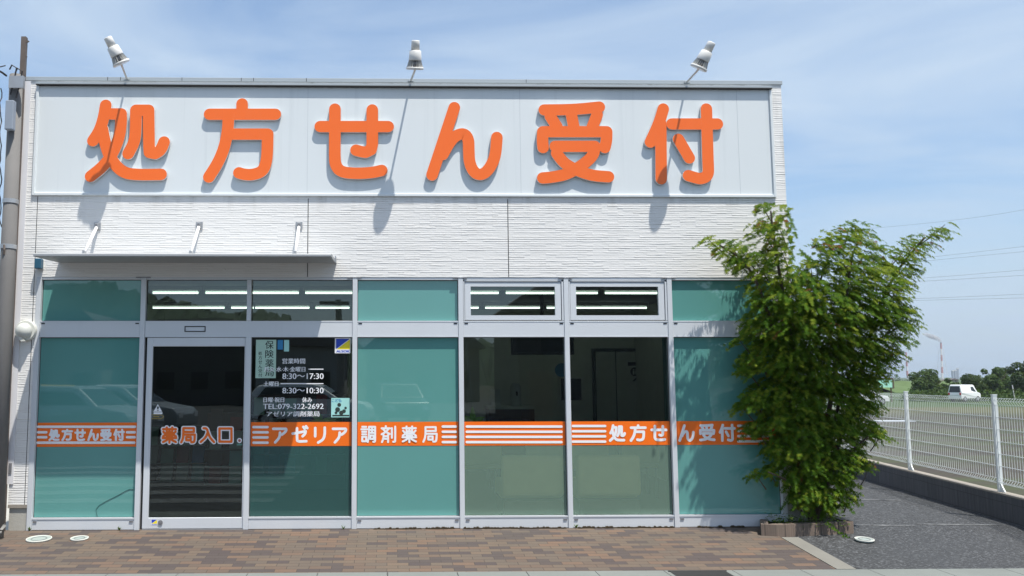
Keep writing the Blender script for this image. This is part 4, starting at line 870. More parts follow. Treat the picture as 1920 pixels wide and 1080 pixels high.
rack(330, 800, 2.2, .8, 3, 'dark rack of leaflets inside, left half of the door glass', 1); rack(425, 775, 1.9, .5, 4, 'taller narrow leaflet rack inside, at the right edge of the door glass', 2); rack(560, 740, 3.0, 1.3, 4, 'wide leaflet rack inside behind the opening hours lettering', 3)
def chair(u, Yr, lab):
    x = at(u, 850, Yr).x; t_ = thing('waiting_chair', lab, 'chair', (x, Yr, .012), 'waiting chairs inside')
    q = MB(); q.box(x-.24, x+.24, Yr, Yr+.46, .40, .45); bevel(q.build('seat', M['sofa'], t_), .02, 2); q = MB(); q.box(x-.24, x+.24, Yr-.05, Yr-.002, .46, .98); bevel(q.build('backrest', M['sofa'], t_), .02, 2)
    for dx in (-.21, .21):
        for dy in (.03, .42): q = MB(); q.tube([(x+dx, Yr+dy, .012), (x+dx, Yr+dy, .399)], .016, 8); q.build('leg', M['steel'], t_)
chair(905, 2.0, 'beige chair back low in the clear window near the house plant'); chair(1020, 2.1, 'beige chair back low in the clear window under the television'); chair(1105, 2.0, 'beige chair back low in the last clear window near the upright'); chair(1200, 2.1, 'beige chair back low in the last clear window before the door')
# sofas right behind the frosted panes
def sofa(u0, u1, lab):
    x0, x1 = at(u0, 900, .3).x, at(u1, 900, .3).x; zt_ = fz(858); t_ = thing('bench_sofa', lab, 'sofa', ((x0+x1)/2, .3, .01), 'beige sofas behind the frosted glass')
    q = MB(); q.box(x0, x1, .16, .30, .30, zt_); bevel(q.build('backrest', M['sofa'], t_), .04, 3)
    q = MB(); q.box(x0, x1, .305, .80, .26, .44); bevel(q.build('seat', M['sofa'], t_), .03, 3); q = MB(); q.box(x0+.02, x1-.02, .18, .78, .10, .255); q.build('base', M['counter'], t_)
    for (lx, ly) in ((x0+.06, .22), (x1-.06, .22), (x0+.06, .72), (x1-.06, .72)): q = MB(); q.box(lx-.02, lx+.02, ly-.02, ly+.02, .012, .099); q.build('leg', M['black'], t_)
sofa(938, 1054, 'beige bench sofa behind the frosted glass beside the house plant window'); sofa(1078, 1196, 'beige bench sofa behind the frosted glass nearer the maple')
q = MB(); x0 = at(1239, 700, .3).x; q.box(x0, x0+.14, .18, .22, .02, IZ1-.01); tag(q.build('teal_curtain', M['tealstrip']), 'narrow pale teal screen at the edge of the last clear window', 'screen')
# hanging house plant
def houseplant(u, v, s, n_, lab, rope):
    Yp = .12; p = at(u, v, Yp); t_ = thing('house_plant', lab, 'plant', p, 'green plants just inside the glass'); rnd = random.Random(int(u)); q = MB()
    for k in range(n_):
        a_ = rnd.uniform(.1, pi-.1); l = s*rnd.uniform(.6, 1.1); d = Vector((cos(a_), rnd.uniform(-.2, .3), sin(a_)*rnd.uniform(.3, 1))).normalized(); sd = d.cross(Vector((0, 1, 0))).normalized()*l*.16; b_ = p + Vector((rnd.uniform(-.03, .03), 0, rnd.uniform(-.02, .02)))
        q.face([b_, b_+d*l*.35-sd, b_+d*l*.7-sd*.8, b_+d*l, b_+d*l*.7+sd*.8, b_+d*l*.35+sd])
    q.build('leaf_cluster', M['plantgreen'], t_)
    q = MB(); q.tube([p+Vector((0, .02, -.12)), p+Vector((0, .02, -.02))], [.05, .07], 14); q.build('pot', M['iwall'], t_)
    if rope:
        for du in (-5, 5): q = MB(); q.tube([p+Vector((du*.006, .02, -.02)), at(u-9, 640, Yp)], .003, 5); q.build('cord', M['vent'], t_)
houseplant(884, 790, .15, 16, 'bright green hanging plant at the edge of the clear window', True); houseplant(606, 789, .16, 9, 'long leaved green plant behind the opening hours pane', False)

# ------------------------------------------------------------------ planter and maple
PB = [ata(1457, 1006), ata(1603, 998)]
TH = .125
c0 = PB[0]; c1 = PB[1]; c2 = Vector((c0.x-.0, -.014, 0)); 
pl = thing('tree_planter', 'low planter of brown scratched block kerb at the foot of the maple', 'planter', (c0.x, c0.y, 0))
lx = at(1425, 985, -.03).x
front = [(lx, -.03), (c0.x-.14, c0.y+.04), (c0.x, c0.y), (c1.x-.02, c1.y), (c1.x, c1.y+.02), (c1.x+.05, .62), (XR+.02, .62)]
q = MB(); ztp = at(1470, 984, c0.y).z; th_ = .075
def off(i):
    p = Vector(front[i]); a_ = Vector(front[max(i-1, 0)]); b_ = Vector(front[min(i+1, len(front)-1)]); t = (b_-a_).normalized(); return p + Vector((-t.y, t.x))*th_
inn = [off(i) for i in range(len(front))]
for i in range(len(front)-1):
    a_, b_ = front[i], front[i+1]; ia, ib = inn[i], inn[i+1]
    za, zb2 = gz(a_[1])-.05, gz(b_[1])-.05; e0, e1 = ztp, ztp
    q.face([(a_[0], a_[1], za), (b_[0], b_[1], zb2), (b_[0], b_[1], e1), (a_[0], a_[1], e0)]); q.face([(a_[0], a_[1], e0), (b_[0], b_[1], e1), (ib.x, ib.y, e1), (ia.x, ia.y, e0)]); q.face([(ia.x, ia.y, e0), (ib.x, ib.y, e1), (ib.x, ib.y, -.05), (ia.x, ia.y, -.05)])
q.build('kerb', M['scratch'], pl)
q = MB(); q.face([(p.x, p.y, ztp-.03) for p in inn] + [(XR+.02, .02, ztp-.03), (lx+.05, -.012, ztp-.03)]); q.build('soil', plain('planter_soil', (.05, .038, .026), .95, var=.4, scale=30, bump=.6), pl)
# low ground cover in the planter
rnd = random.Random(21); q = MB()
for k in range(900):
    x = rnd.uniform(lx+.05, c1.x-.06); y0_ = c0.y+.05+(max(0, c0.x-x)*.6); y = rnd.uniform(y0_, .25 if x > XR else -.02)
    if y > -.02 and x < XR+.03: continue
    p = Vector((x, y, ztp-.03+rnd.random()**2*.10)); a_ = rnd.uniform(0, 2*pi); d = Vector((cos(a_), sin(a_), rnd.uniform(-.2, .7)))*rnd.uniform(.012, .03); s_ = Vector((-sin(a_), cos(a_), rnd.uniform(-.3, .3)))*.011
    q.face([p, p+d*.5+s_, p+d, p+d*.5-s_])
for k in range(60):   # a trailing strand over the kerb
    f_ = k/60; x = c0.x+.5+f_*.22; p = Vector((x+rnd.uniform(-.02, .02), c0.y-.006-rnd.random()*.02, ztp+.02-f_*.16)); a_ = rnd.uniform(0, 2*pi); d = Vector((cos(a_), -.2, sin(a_)))*.022; s_ = Vector((-sin(a_), -.1, cos(a_)))*.009
    q.face([p, p+d*.5+s_, p+d, p+d*.5-s_])
o = q.build('ground_cover', M['weed']); o['kind'] = 'stuff'; o['label'] = 'low green ground cover in the maple planter'

TY = -.12
def blob(u, v, r): return (u, v, r)
BL = [(1430,388,16),(1447,402,32),(1462,430,30),(1428,430,26),(1440,468,32),(1465,470,26),(1447,505,34),
 (1326,447,12),(1348,456,18),(1372,466,24),(1395,478,28),(1418,492,30),(1425,525,32),(1385,492,22),
 (1560,445,28),(1590,432,28),(1612,440,30),(1540,470,34),(1580,470,42),(1622,468,28),(1520,500,24),(1555,510,46),(1600,510,46),(1640,498,24),(1508,522,22),
 (1772,421,10),(1757,430,15),(1738,443,21),(1718,456,24),(1697,466,26),(1705,490,20),(1675,488,26),(1655,515,34),(1690,518,22),(1640,540,42),(1680,545,22),
 (1480,560,42),(1448,560,30),(1415,565,20),(1520,575,50),(1570,570,50),(1610,575,46),(1645,585,38),(1685,575,16),
 (1470,610,46),(1430,620,34),(1402,624,18),(1385,636,12),(1530,635,60),(1590,630,60),(1640,625,44),(1680,612,24),(1702,610,11),
 (1505,545,40),(1492,600,48),(1480,520,30),(1545,600,50),(1600,520,40),(1415,600,26),(1690,590,24),(1690,570,14), (1455,665,44),(1415,668,28),(1398,690,18),(1500,690,60),(1560,690,62),(1615,670,48),(1650,660,26),(1614,712,24),(1640,685,10),
 (1440,735,38),(1408,745,24),(1388,758,13),(1490,750,56),(1555,760,60),(1605,745,40),(1620,752,16),
 (1450,790,40),(1415,800,20),(1505,810,54),(1560,815,54),(1605,800,34),(1632,806,18),(1652,812,9),
 (1468,838,32),(1444,834,16),(1515,860,46),(1560,862,42),(1595,850,22),(1614,866,12),(1628,879,8),
 (1414,884,9),(1440,879,14),(1472,886,22),(1505,905,36),(1548,908,38),(1584,900,16),
 (1496,930,24),(1530,932,30),(1566,930,24),(1592,926,12),(1540,946,16)]
tree = thing('maple_tree', 'bushy green maple tree with reddish young tips in front of the building corner', 'tree', (at(1530, 975, TY).x, TY, ztp-.03))
TB = tree.location.copy()
rnd = random.Random(11)
# limbs
q = MB()
limbs = [((1530, 975), (1520, 860), (1500, 740), (1480, 620), (1462, 520), (1452, 440), (1445, 395)), ((1535, 975), (1545, 850), (1560, 720), (1580, 610), (1592, 530), (1597, 470)), ((1540, 975), (1565, 860), (1610, 720), (1640, 600), (1680, 510), (1735, 445)),
         ((1525, 975), (1500, 850), (1470, 700), (1440, 580), (1400, 490), (1350, 460)), ((1538, 975), (1560, 800), (1590, 700), (1640, 640), (1690, 612)), ((1528, 975), (1505, 860), (1465, 800), (1420, 750)), ((1532, 975), (1520, 780), (1515, 650), (1535, 540), (1560, 460)), ((1534, 975), (1555, 880), (1600, 840), (1640, 810)), ((1527, 975), (1490, 905), (1440, 885))]
for k, lb in enumerate(limbs):
    off_ = rnd.uniform(-.25, .12); n_ = len(lb); pts = []
    for i_, (u, v) in enumerate(lb):
        f_ = i_/(n_-1); y = TY + off_*f_
        pts.append(at(u+rnd.uniform(-3, 3)*(i_ > 0), v, y - .28*max(0, min(1, (720-v)/160))))
    pts[0] = TB + Vector((rnd.uniform(-.05, .05), rnd.uniform(-.05, .05), -.02)); pts = [Vector(p) for p in smooth(pts, 2)]
    r0 = .030 if k < 4 else .020; q.tube(pts, [r0*(1-.85*i_/(len(pts)-1))+.003 for i_ in range(len(pts))], 8)
q.build('trunk', M['bark'], tree, True)
LV = [(-.80, .30), (-.42, .80), (0.0, 1.0), (.42, .80), (.80, .30)]       # lobes of a maple leaf: sideways, forward
def leaf(mb, p, d, nrm, s, m):
    """palmate leaf hanging from p, pointing along d, facing nrm"""
    sd = d.cross(nrm).normalized()
    for (a_, b_) in LV:
        t = (d*b_ + sd*a_); l = s*(.72 if abs(a_) > .7 else .92 if a_ else 1.0); t = t.normalized()*l
        w_ = t.normalized().cross(nrm)*s*.135
        bnd = nrm*(-.10*s)
        mb.v += [tuple(p), tuple(p+t*.5+w_), tuple(p+t+bnd), tuple(p+t*.5-w_)]; b = len(mb.v)
        mb.f.append((b-4, b-3, b-2, b-1)); mb.m.append(m)
def leafshared(mb, p, d, nrm, s, m):
    sd = d.cross(nrm).normalized(); b0 = len(mb.v); mb.v.append(tuple(p))
    for (a_, b_) in LV:
        t = (d*b_ + sd*a_).normalized()*s*(.70 if abs(a_) > .7 else .92 if a_ else 1.0); w_ = t.normalized().cross(nrm)*s*.105; bnd = nrm*(-.12*s)
        b = len(mb.v); mb.v += [tuple(p+t*.5+w_), tuple(p+t+bnd), tuple(p+t*.5-w_)]
        mb.f.append((b0, b, b+1, b+2)); mb.m.append(m)
cr_ = MB(); nleaf = 0
LIGHT = SUN
top_line = 470
for (u, v, r) in BL:
    c = at(u, v, TY - .32*max(0, min(1, (720-v)/160))); R_ = max(.05, (r-6)*.0056)
    ns = max(4, int(r*r*.0185*(1.8 if v < 540 else 2.9 if v < 640 else 4.2)))
    top_ = max(0, min(1, (720-v)/160)); cyy = -.32*top_; depth = max(.14, min(.30+.34*top_, R_*2.2))
    for k in range(ns):
        # spray centre, biased to the outside of the clump
        while True:
            a_ = Vector((rnd.uniform(-1, 1), rnd.uniform(-1, 1), rnd.uniform(-1, 1)))
            if .05 < a_.length < 1: break
        a_ = a_.normalized()*(a_.length**.6)
        p = c + Vector((a_.x*R_, a_.y*depth, a_.z*R_))
        if p.x < XR+.05 and p.y > -.07: p.y = -.07 - abs(a_.y)*.35
        out = Vector((p.x-TB.x, (p.y-TY)*1.0, .15)); out = Vector((out.x+rnd.uniform(-.35, .35), out.y+rnd.uniform(-.45, .45)-.1, rnd.uniform(-.25, .25)))
        out.normalize()
        droop = Vector((0, 0, -1))
        nl = rnd.randint(5, 9); tw = rnd.uniform(.08, .21)
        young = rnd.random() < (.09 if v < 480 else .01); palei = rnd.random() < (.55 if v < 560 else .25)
        for j in range(nl):
            f_ = j/nl; side = out.cross(Vector((0, 0, 1))).normalized()*(1 if j % 2 else -1)
            q_ = p + out*(tw*(f_-.3)) + Vector((0, 0, -.08*f_*f_))
            if q_.x < XR+.03 and q_.y > -.045: q_.y = -.045-rnd.random()*.03
            d = (out*.7 + side*(.75*(1-f_)) + droop*rnd.uniform(.45, 1.1)).normalized()
            n0 = (Vector((rnd.uniform(-.5, .5), rnd.uniform(-.9, .1), .8))).normalized(); nn = (n0 - d*n0.dot(d)).normalized()
            s = rnd.uniform(.027, .051)
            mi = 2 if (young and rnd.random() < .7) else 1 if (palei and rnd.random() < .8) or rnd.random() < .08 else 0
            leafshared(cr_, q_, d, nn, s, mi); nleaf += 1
print('maple leaves', nleaf)
cr_.build('crown', [M['lg'], M['ly'], M['lr']], tree)
# twigs
for (u, v, r) in BL:
    if r > 30: continue
    q = MB()
    dy_ = -.32*max(0, min(1, (720-v)/160)); p = at(u, v, TY+dy_)
    tgt = at(u+(1540-u)*.18, v+34, TY-.02+dy_*.8); q.tube([p, p.lerp(tgt, .5)+Vector((0, -.01, -.01)), tgt], [.003, .005, .007], 5); q.build('twig', M['bark'], tree)

# ------------------------------------------------------------------ block wall and mesh fence
WTop = .30
n_out = Vector((wd.y, -wd.x, 0))                 # away from the lot
def wpt(s, o_=0, z=0): p = W0 + wd*s + n_out*o_; return Vector((p.x, p.y, z))
# height of wall from the photo
d = ray(1866, 918.5); k = (W0.y-CP.y)/d.y
hw = []
for (u, v) in ((1613, 862), (1920, 933), (1760, 896)):
    d = ray(u, v); best = None
    # intersect with the vertical plane of the wall
    nrm = n_out; kk = (W0-CP).dot(nrm)/d.dot(nrm); hw.append((CP+d*kk).z)
WH = sum(hw)/3
print('wall height', hw, 'dir', wd)
ang = math.atan2(-wd.x, wd.y)
bw = bpy.data.objects.new('block_wall', None); COL.objects.link(bw); bw.location = W0; bw.rotation_euler = (0, 0, ang); tag(bw, 'low dark grey block wall along the edge of the asphalt lot', 'wall')
def addl(name, mb, m, parent):
    me = bpy.data.meshes.new(name); me.from_pydata(mb.v, [], mb.f); me.materials.append(M[m]); o = bpy.data.objects.new(name, me); COL.objects.link(o); o.parent = parent; return o
q = MB(); q.box(0, .12, -3.2, 26, -1.25, WH-.018); addl('masonry', q, 'block', bw)
q = MB(); q.box(-.004, .124, -3.2, 26, WH-.018, WH); addl('mortar_cap', q, 'cap', bw)
# fence
def on_wall(u, v):
    d = ray(u, v); kk = (W0+n_out*.06-CP).dot(n_out)/d.dot(n_out); return CP+d*kk
A0, A1 = on_wall(1707, 883), on_wall(1876, 922.7); T0, T1 = on_wall(1697, 735.5), on_wall(1860, 740.8)
sA, sB = (A0-W0).dot(wd), (A1-W0).dot(wd); pitch = sA-sB
FH0, FH1 = T0.z-WH, T1.z-WH; FH = (FH0+FH1)/2
print('posts', sA, sB, 'pitch', pitch, 'heights', FH0, FH1)
fe = bpy.data.objects.new('mesh_fence', None); COL.objects.link(fe); fe.location = W0+Vector((0, 0, WH)); fe.rotation_euler = (0, 0, ang); tag(fe, 'white welded wire mesh fence on top of the dark block wall', 'fence')
POST = MB(); POST.box(.04, .082, -.021, .021, 0, FH+.0)
POST.box(.036, .086, -.025, .025, FH, FH+.012); POST.prism([(-.02, 0), (-.021, .09), (-.10, .012), (-.10, 0)], 'x', .055, .067)
PAN = MB(); Lp = pitch-.05; nw = max(10, int(round(Lp/.052))); wr = .0023
zb0 = .09; zt0 = FH-.03
def wire(mb, pts, r=wr): mb.tube(pts, r, 4, cap=False)
for i in range(nw+1):
    y = .025 + Lp*i/nw
    wire(PAN, [(.06, y, zb0), (.03, y, zb0+.02), (.055, y, zb0+.055), (.058, y, zt0-.075), (.028, y, zt0-.03), (.058, y, zt0)])
for z in (zb0, zb0+.02, zb0+.056, zt0-.076, zt0-.03, zt0): wire(PAN, [(.06 if z not in (zb0+.02, zt0-.03) else .028, .02, z), (.06 if z not in (zb0+.02, zt0-.03) else .028, .03+Lp, z)], .0032)
for k in range(1, 6):
    z = zb0+.056 + (zt0-.076-zb0-.056)*k/6; wire(PAN, [(.0625, .02, z), (.0625, .03+Lp, z)], .0046)
first_post = first_panel = None
for k in range(-2, 6):
    s = sB + k*pitch
    if first_post is None:
        o = addl('fence_post', POST, 'fence', fe); first_post = o; o2 = addl('fence_panel', PAN, 'fence', fe); first_panel = o2
    else:
        o = first_post.copy(); COL.objects.link(o); o.parent = fe; o2 = first_panel.copy(); COL.objects.link(o2); o2.parent = fe
    o.location = (0, s, 0); o2.location = (0, s, 0)

# ------------------------------------------------------------------ the field and what lies beyond
def ground_at(u, v): return atz(u, v, FIELDZ)
p0, p1 = atz(1640, 790.5, FIELDZ), atz(1692, 789, FIELDZ)
q = MB(); q.box(p0.x, p1.x, p0.y-.5, p0.y+.5, FIELDZ, FIELDZ+.06); tag(q.build('mulch_sheet', M['mulch']), 'pale plastic sheet lying across the bare field', 'plastic sheet')
def scatter(mb, c, rx, ry, rz, n, s, rnd, m=0, flat=.5):
    for _ in range(n):
        while True:
            a_ = Vector((rnd.uniform(-1, 1), rnd.uniform(-1, 1), rnd.uniform(-1, 1)))
            if .1 < a_.length < 1: break
        a_ = a_.normalized()*a_.length**.45
        p = c + Vector((a_.x*rx, a_.y*ry, a_.z*rz)); nn = (a_+Vector((rnd.uniform(-.8, .8), rnd.uniform(-.8, .8), rnd.uniform(-.2, 1.2)))).normalized()
        e1 = nn.orthogonal().normalized(); e2 = nn.cross(e1); g_ = rnd.uniform(0, 6.28); f1 = e1*cos(g_)+e2*sin(g_); f2 = nn.cross(f1); l = s*rnd.uniform(.6, 1.3)
        mb.face([p-f1*l, p-f2*l*.55, p+f1*l, p+f2*l*.55+nn*l*.15], m)
def far_tree(name, label, cat, u, vb, vt, wpx, dist, m, blobs, grp, seed, n=2600, thin=False):
    """dist: metres from the camera; blobs: (dx, dz, r) in fractions of width / height"""
    rnd = random.Random(seed); Y = CP.y+dist
    b_ = at(u, vb, Y); t_ = at(u, vt, Y); zb_ = min(b_.z, FIELDZ+.3) if dist < 140 else b_.z
    H = t_.z - zb_; Wd = wpx/F*dist
    tr = thing(name, label, cat, (b_.x, Y, zb_), grp); q = MB(); tot = sum(r_*r_ for _, _, r_ in blobs)
    for dx, dz, r_ in blobs:
        c = Vector((b_.x+dx*Wd, Y+rnd.uniform(-.2, .2)*Wd, zb_+dz*H)); rr = r_*Wd
        scatter(q, c, rr, rr*.9, min(rr*.95, H*.45), int(n*r_*r_/tot), Wd*.030+.04, rnd)
    q.build('crown', M[m], tr)
    q = MB(); q.tube([(b_.x, Y, zb_-.3), (b_.x+.05*Wd, Y, zb_+H*.5)], [Wd*.035, Wd*.02], 8)
    for k in range(5):
        dx, dz, r_ = rnd.choice(blobs); q.tube([(b_.x+.02*Wd, Y, zb_+H*.25), (b_.x+dx*Wd, Y, zb_+dz*H)], [Wd*.02, Wd*.006], 6)
    q.build('trunk', M['trunk'], tr)
G1 = 'trees along the far edge of the field'
far_tree('field_tree', 'spreading green tree in front of the taller striped chimney', 'tree', 1741, 748, 692, 66, 112, 'bg1', [(-.32,.50,.20),(-.36,.75,.14),(-.15,.72,.20),(.0,.48,.24),(.18,.85,.15),(.10,.68,.18),(.32,.60,.15),(.42,.38,.13),(-.25,.25,.22),(.15,.25,.24),(-.05,.9,.10),(.46,.62,.08)], G1, 1, 3600)
far_tree('field_tree', 'rounded dark tree just right of the white van', 'tree', 1816, 750, 700, 56, 108, 'bg2', [(-.3,.45,.22),(-.1,.75,.22),(.2,.72,.24),(.1,.35,.3),(.4,.45,.2),(-.35,.25,.18)], G1, 2, 3200)
far_tree('field_tree', 'tall ragged tree with bare twigs showing above the dark ones', 'tree', 1872, 750, 685, 58, 112, 'bg1', [(-.25,.55,.24),(0,.82,.16),(.2,.72,.22),(-.3,.82,.10),(.3,.45,.25),(0,.35,.28),(.36,.86,.10),(-.42,.4,.14)], G1, 3, 3200)
far_tree('field_tree', 'tallest dark tree cut by the picture edge', 'tree', 1925, 750, 672, 62, 104, 'bg2', [(-.25,.5,.24),(-.1,.75,.22),(.1,.88,.14),(.2,.6,.3),(-.05,.3,.3),(-.36,.72,.12)], G1, 4, 3200)
far_tree('field_tree', 'low dark shrubby tree under the power station stacks', 'tree', 1790, 748, 722, 34, 104, 'bg2', [(-.3,.5,.25),(.1,.6,.28),(.3,.4,.25)], G1, 5, 900)
far_tree('field_tree', 'small olive tree beside the mint billboard', 'tree', 1640, 745, 700, 34, 92, 'bg1', [(-.2,.4,.25),(.1,.7,.22),(.25,.5,.22),(0,.25,.28),(-.15,.85,.14)], G1, 6, 1300)
G2 = 'pale trees far behind the billboard'
for k, (u, vb, vt, wp) in enumerate(((1662, 728, 706, 26), (1684, 728, 703, 26), (1700, 727, 710, 18), (1716, 727, 708, 22))):
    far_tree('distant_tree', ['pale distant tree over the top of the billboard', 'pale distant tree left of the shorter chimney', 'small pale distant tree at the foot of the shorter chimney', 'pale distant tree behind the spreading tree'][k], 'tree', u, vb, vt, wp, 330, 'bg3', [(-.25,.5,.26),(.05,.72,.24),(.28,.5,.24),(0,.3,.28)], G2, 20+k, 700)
far_tree('field_tree', 'broad dark tree filling the gap between the rounded and the ragged tree', 'tree', 1845, 750, 697, 60, 115, 'bg2', [(-.35,.4,.25),(-.1,.62,.26),(.2,.6,.26),(.38,.4,.22),(0,.3,.3)], G1, 41, 3000)
far_tree('field_tree', 'broad green tree between the ragged tree and the tallest one', 'tree', 1898, 750, 691, 56, 116, 'bg1', [(-.35,.4,.25),(-.1,.66,.26),(.2,.62,.26),(.38,.4,.22),(0,.3,.3)], G1, 42, 3000)
# low scrub along the field's far edge
rnd = random.Random(31); q = MB()
for k in range(2600):
    y = CP.y+rnd.uniform(97, 104); u = rnd.uniform(1690, 1960); p = at(u, 745, y); h = rnd.random()**2*1.3*(1.0 if u > 1700 else .4)
    scatter(q, Vector((p.x, y, FIELDZ+h)), .25, .25, .18, 1, .16, rnd)
o = q.build('scrub', M['bg1']); o['kind'] = 'stuff'; o['label'] = 'low green scrub along the far edge of the field'
# grassy levee
q = MB(); NX = 40
yl = CP.y+170
rows = []
for j in range(9):
    f_ = j/8; row = []
    for i in range(NX+1):
        x = at(1600, 700, yl).x + (at(2200, 700, yl).x-at(1600, 700, yl).x)*i/NX
        hh = (at(1790, 713.5, yl).z-FIELDZ)*(1-abs(f_-.5)*2)**.8*(.9+.1*sin(i*1.3)); row.append((x, yl-14+28*f_, FIELDZ+hh))
    rows.append(row)
for j in range(8):
    for i in range(NX): q.face([rows[j][i], rows[j][i+1], rows[j+1][i+1], rows[j+1][i]])
struct(q.build('levee', plain('levee_turf', (.075, .12, .035), .95, var=.35, scale=.6)))
# houses on the levee skyline
def house(u, vb, vt, wpx, dist, lab, grp):
    Y = CP.y+dist; b_ = at(u, vb, Y); t_ = at(u, vt, Y); Wd = wpx/F*dist; H = t_.z-b_.z; t0 = thing('distant_house', lab, 'house', (b_.x, Y, b_.z), grp)
    q = MB(); q.box(b_.x-Wd/2, b_.x+Wd/2, Y, Y+Wd*.8, b_.z-3, b_.z+H*.55); q.build('wall', M['housewall'], t0)
    q = MB(); q.prism([(b_.x-Wd*.56, b_.z+H*.551), (b_.x+Wd*.56, b_.z+H*.551), (b_.x+Wd*.08, b_.z+H), (b_.x-Wd*.08, b_.z+H)], 'y', Y-.4, Y+Wd*.85); q.build('roof', M['roof'], t0)
    q = MB()
    for dx in (-.25, .2): q.box(b_.x+dx*Wd-Wd*.08, b_.x+dx*Wd+Wd*.08, Y-.05, Y-.001, b_.z+H*.12, b_.z+H*.42)
    q.build('window', M['carglass'], t0)
house(1789, 716, 709.5, 17, 260, 'low brown house roof below the power station stacks', 'houses beyond the levee'); house(1776, 716, 711, 14, 300, 'grey house roof left of the brown one on the skyline', 'houses beyond the levee')
# mint billboard
Yb_ = CP.y+96; x0, z1 = P(1646.5, 711.5, Yb_); x1, z0 = P(1673.5, 726.5, Yb_)
bb = thing('billboard', 'blank mint green billboard on posts behind the field fence', 'billboard', ((x0+x1)/2, Yb_, FIELDZ)); q = MB(); q.box(x0, x1, Yb_, Yb_+.08, z0, z1); q.build('face', M['mint'], bb)
q = MB(); fr_ = .12; q.box(x0-fr_, x1+fr_, Yb_-.02, Yb_+.1, z1+.001, z1+fr_*1.6); q.box(x1+.001, x1+fr_*1.6, Yb_-.02, Yb_+.1, z0-fr_, z1); q.box(x0-fr_, x0-.001, Yb_-.02, Yb_+.1, z0-fr_, z1); q.build('frame', M['wood'], bb)
for x in (x0+.15, x1-.1): q = MB(); q.box(x-.06, x+.06, Yb_+.11, Yb_+.2, FIELDZ-.1, z1); q.build('post', M['wood'], bb)
# leaning white stake
Ys = CP.y+100; p = at(1903, 746, Ys); q = MB(); q.tube([(p.x, Ys, FIELDZ-.1), (at(1898, 722, Ys).x, Ys, at(1898, 722, Ys).z)], [.07, .05], 8); q.box(p.x-.1, p.x+.1, Ys-.1, Ys+.1, FIELDZ-.1, FIELDZ+.06); tag(q.build('white_stake', M['cwhite']), 'leaning white stake in front of the dark trees', 'stake')

# cars: side profile along x, nose towards +x
def extrude(mb, prof, y0, y1, taper=0, zb=0, zt=1, m=0):
    """prof in (x, z); sides lean inwards with height by taper"""
    n_ = len(prof); b = len(mb.v)
    for sgn in (-1, 1):
        for (x, z) in prof:
            k = taper*max(0, min(1, (z-zb)/(zt-zb))); y = (y0+k) if sgn < 0 else (y1-k); mb.v.append((x, y, z))
    mb.f.append(tuple(b+i for i in range(n_))); mb.m.append(m); mb.f.append(tuple(b+n_+i for i in range(n_))[::-1]); mb.m.append(m)
    for i in range(n_): j = (i+1) % n_; mb.f.append((b+j, b+i, b+n_+i, b+n_+j)); mb.m.append(m)
def car(label, paint, body, glasses, wheels, Wd, loc, yaw, grp, name, lamps, tails, belt, top, cat='car'):
    t_ = bpy.data.objects.new(name, None); COL.objects.link(t_); tag(t_, label, cat, grp)
    def put(mb, nm, m, par=None, bv=0, sm=False):
        me = bpy.data.meshes.new(nm); me.from_pydata(mb.v, [], mb.f); me.materials.append(M[m]); o = bpy.data.objects.new(nm, me); COL.objects.link(o); o.parent = par or t_
        fixnormals(o)
        if bv: bevel(o, bv, 3)
        return o
    q = MB(); extrude(q, body, -Wd/2, Wd/2, .17, belt, top); put(q, 'body', paint, None, .05)
    for gpoly in glasses:
        kind, pts = gpoly
        q = MB()
        if kind == 'side':
            for sg in (-1, 1):
                f = [(x, sg*(Wd/2-.17*max(0, min(1, (z-belt)/(top-belt)))+.006), z) for x, z in pts]; g = [(x, y-sg*.03, z) for x, y, z in f]
                b = len(q.v); q.v += f+g; n_ = len(f); q.f += [tuple(b+i for i in range(n_)), tuple(b+n_+i for i in range(n_))[::-1]] + [(b+i, b+(i+1) % n_, b+n_+(i+1) % n_, b+n_+i) for i in range(n_)]; q.m += [0]*(n_+2)
            put(q, 'side_window', 'carglass')
        else:
            (xa, za), (xb, zb2) = pts; wa, wb = Wd/2-.12, Wd/2-.22; dn = Vector((zb2-za, 0, -(xb-xa))).normalized(); dn = dn if (dn.x > 0) == (kind == 'front') else -dn
            f = [Vector((xa, -wa, za))+dn*.012, Vector((xa, wa, za))+dn*.012, Vector((xb, wb, zb2))+dn*.012, Vector((xb, -wb, zb2))+dn*.012]; g = [p-dn*.04 for p in f]
            q.v += [tuple(p) for p in f+g]; q.f += [(0,1,2,3), (7,6,5,4)]+[(i, 4+i, 4+(i+1) % 4, (i+1) % 4) for i in range(4)]; q.m += [0]*6
            put(q, 'windscreen' if kind == 'front' else 'rear_window', 'carglass')
    for (wx, wr_) in wheels:
        for sg in (-1, 1):
            q = MB(); q.tube([(wx, sg*(Wd/2-.19), wr_), (wx, sg*(Wd/2+.012), wr_)], wr_, 24); wh = put(q, 'wheel', 'tyre'); q = MB(); q.tube([(wx, sg*(Wd/2+.0125), wr_), (wx, sg*(Wd/2+.022), wr_)], wr_*.62, 20); put(q, 'rim', 'rim', wh)
    for nm, spec, m in (('headlight', lamps, 'headlamp'), ('tail_light', tails, 'tail')):
        (xa, xb, za, zb2, ya, yb) = spec
        for sg in (-1, 1): q = MB(); q.box(xa, xb, min(sg*ya, sg*yb), max(sg*ya, sg*yb), za, zb2); put(q, nm, m)
    t_.location = loc; t_.rotation_euler = (0, 0, yaw); return t_
VAN = [(-1.68,.34),(-1.70,.80),(-1.66,1.02),(-1.56,1.84),(-1.45,1.90),(.72,1.90),(.86,1.82),(1.22,1.08),(1.72,.96),(1.80,.80),(1.80,.36)]
vy = CP.y+97; vx = at(1809, 757, vy).x; vz = at(1809, 758, vy).z
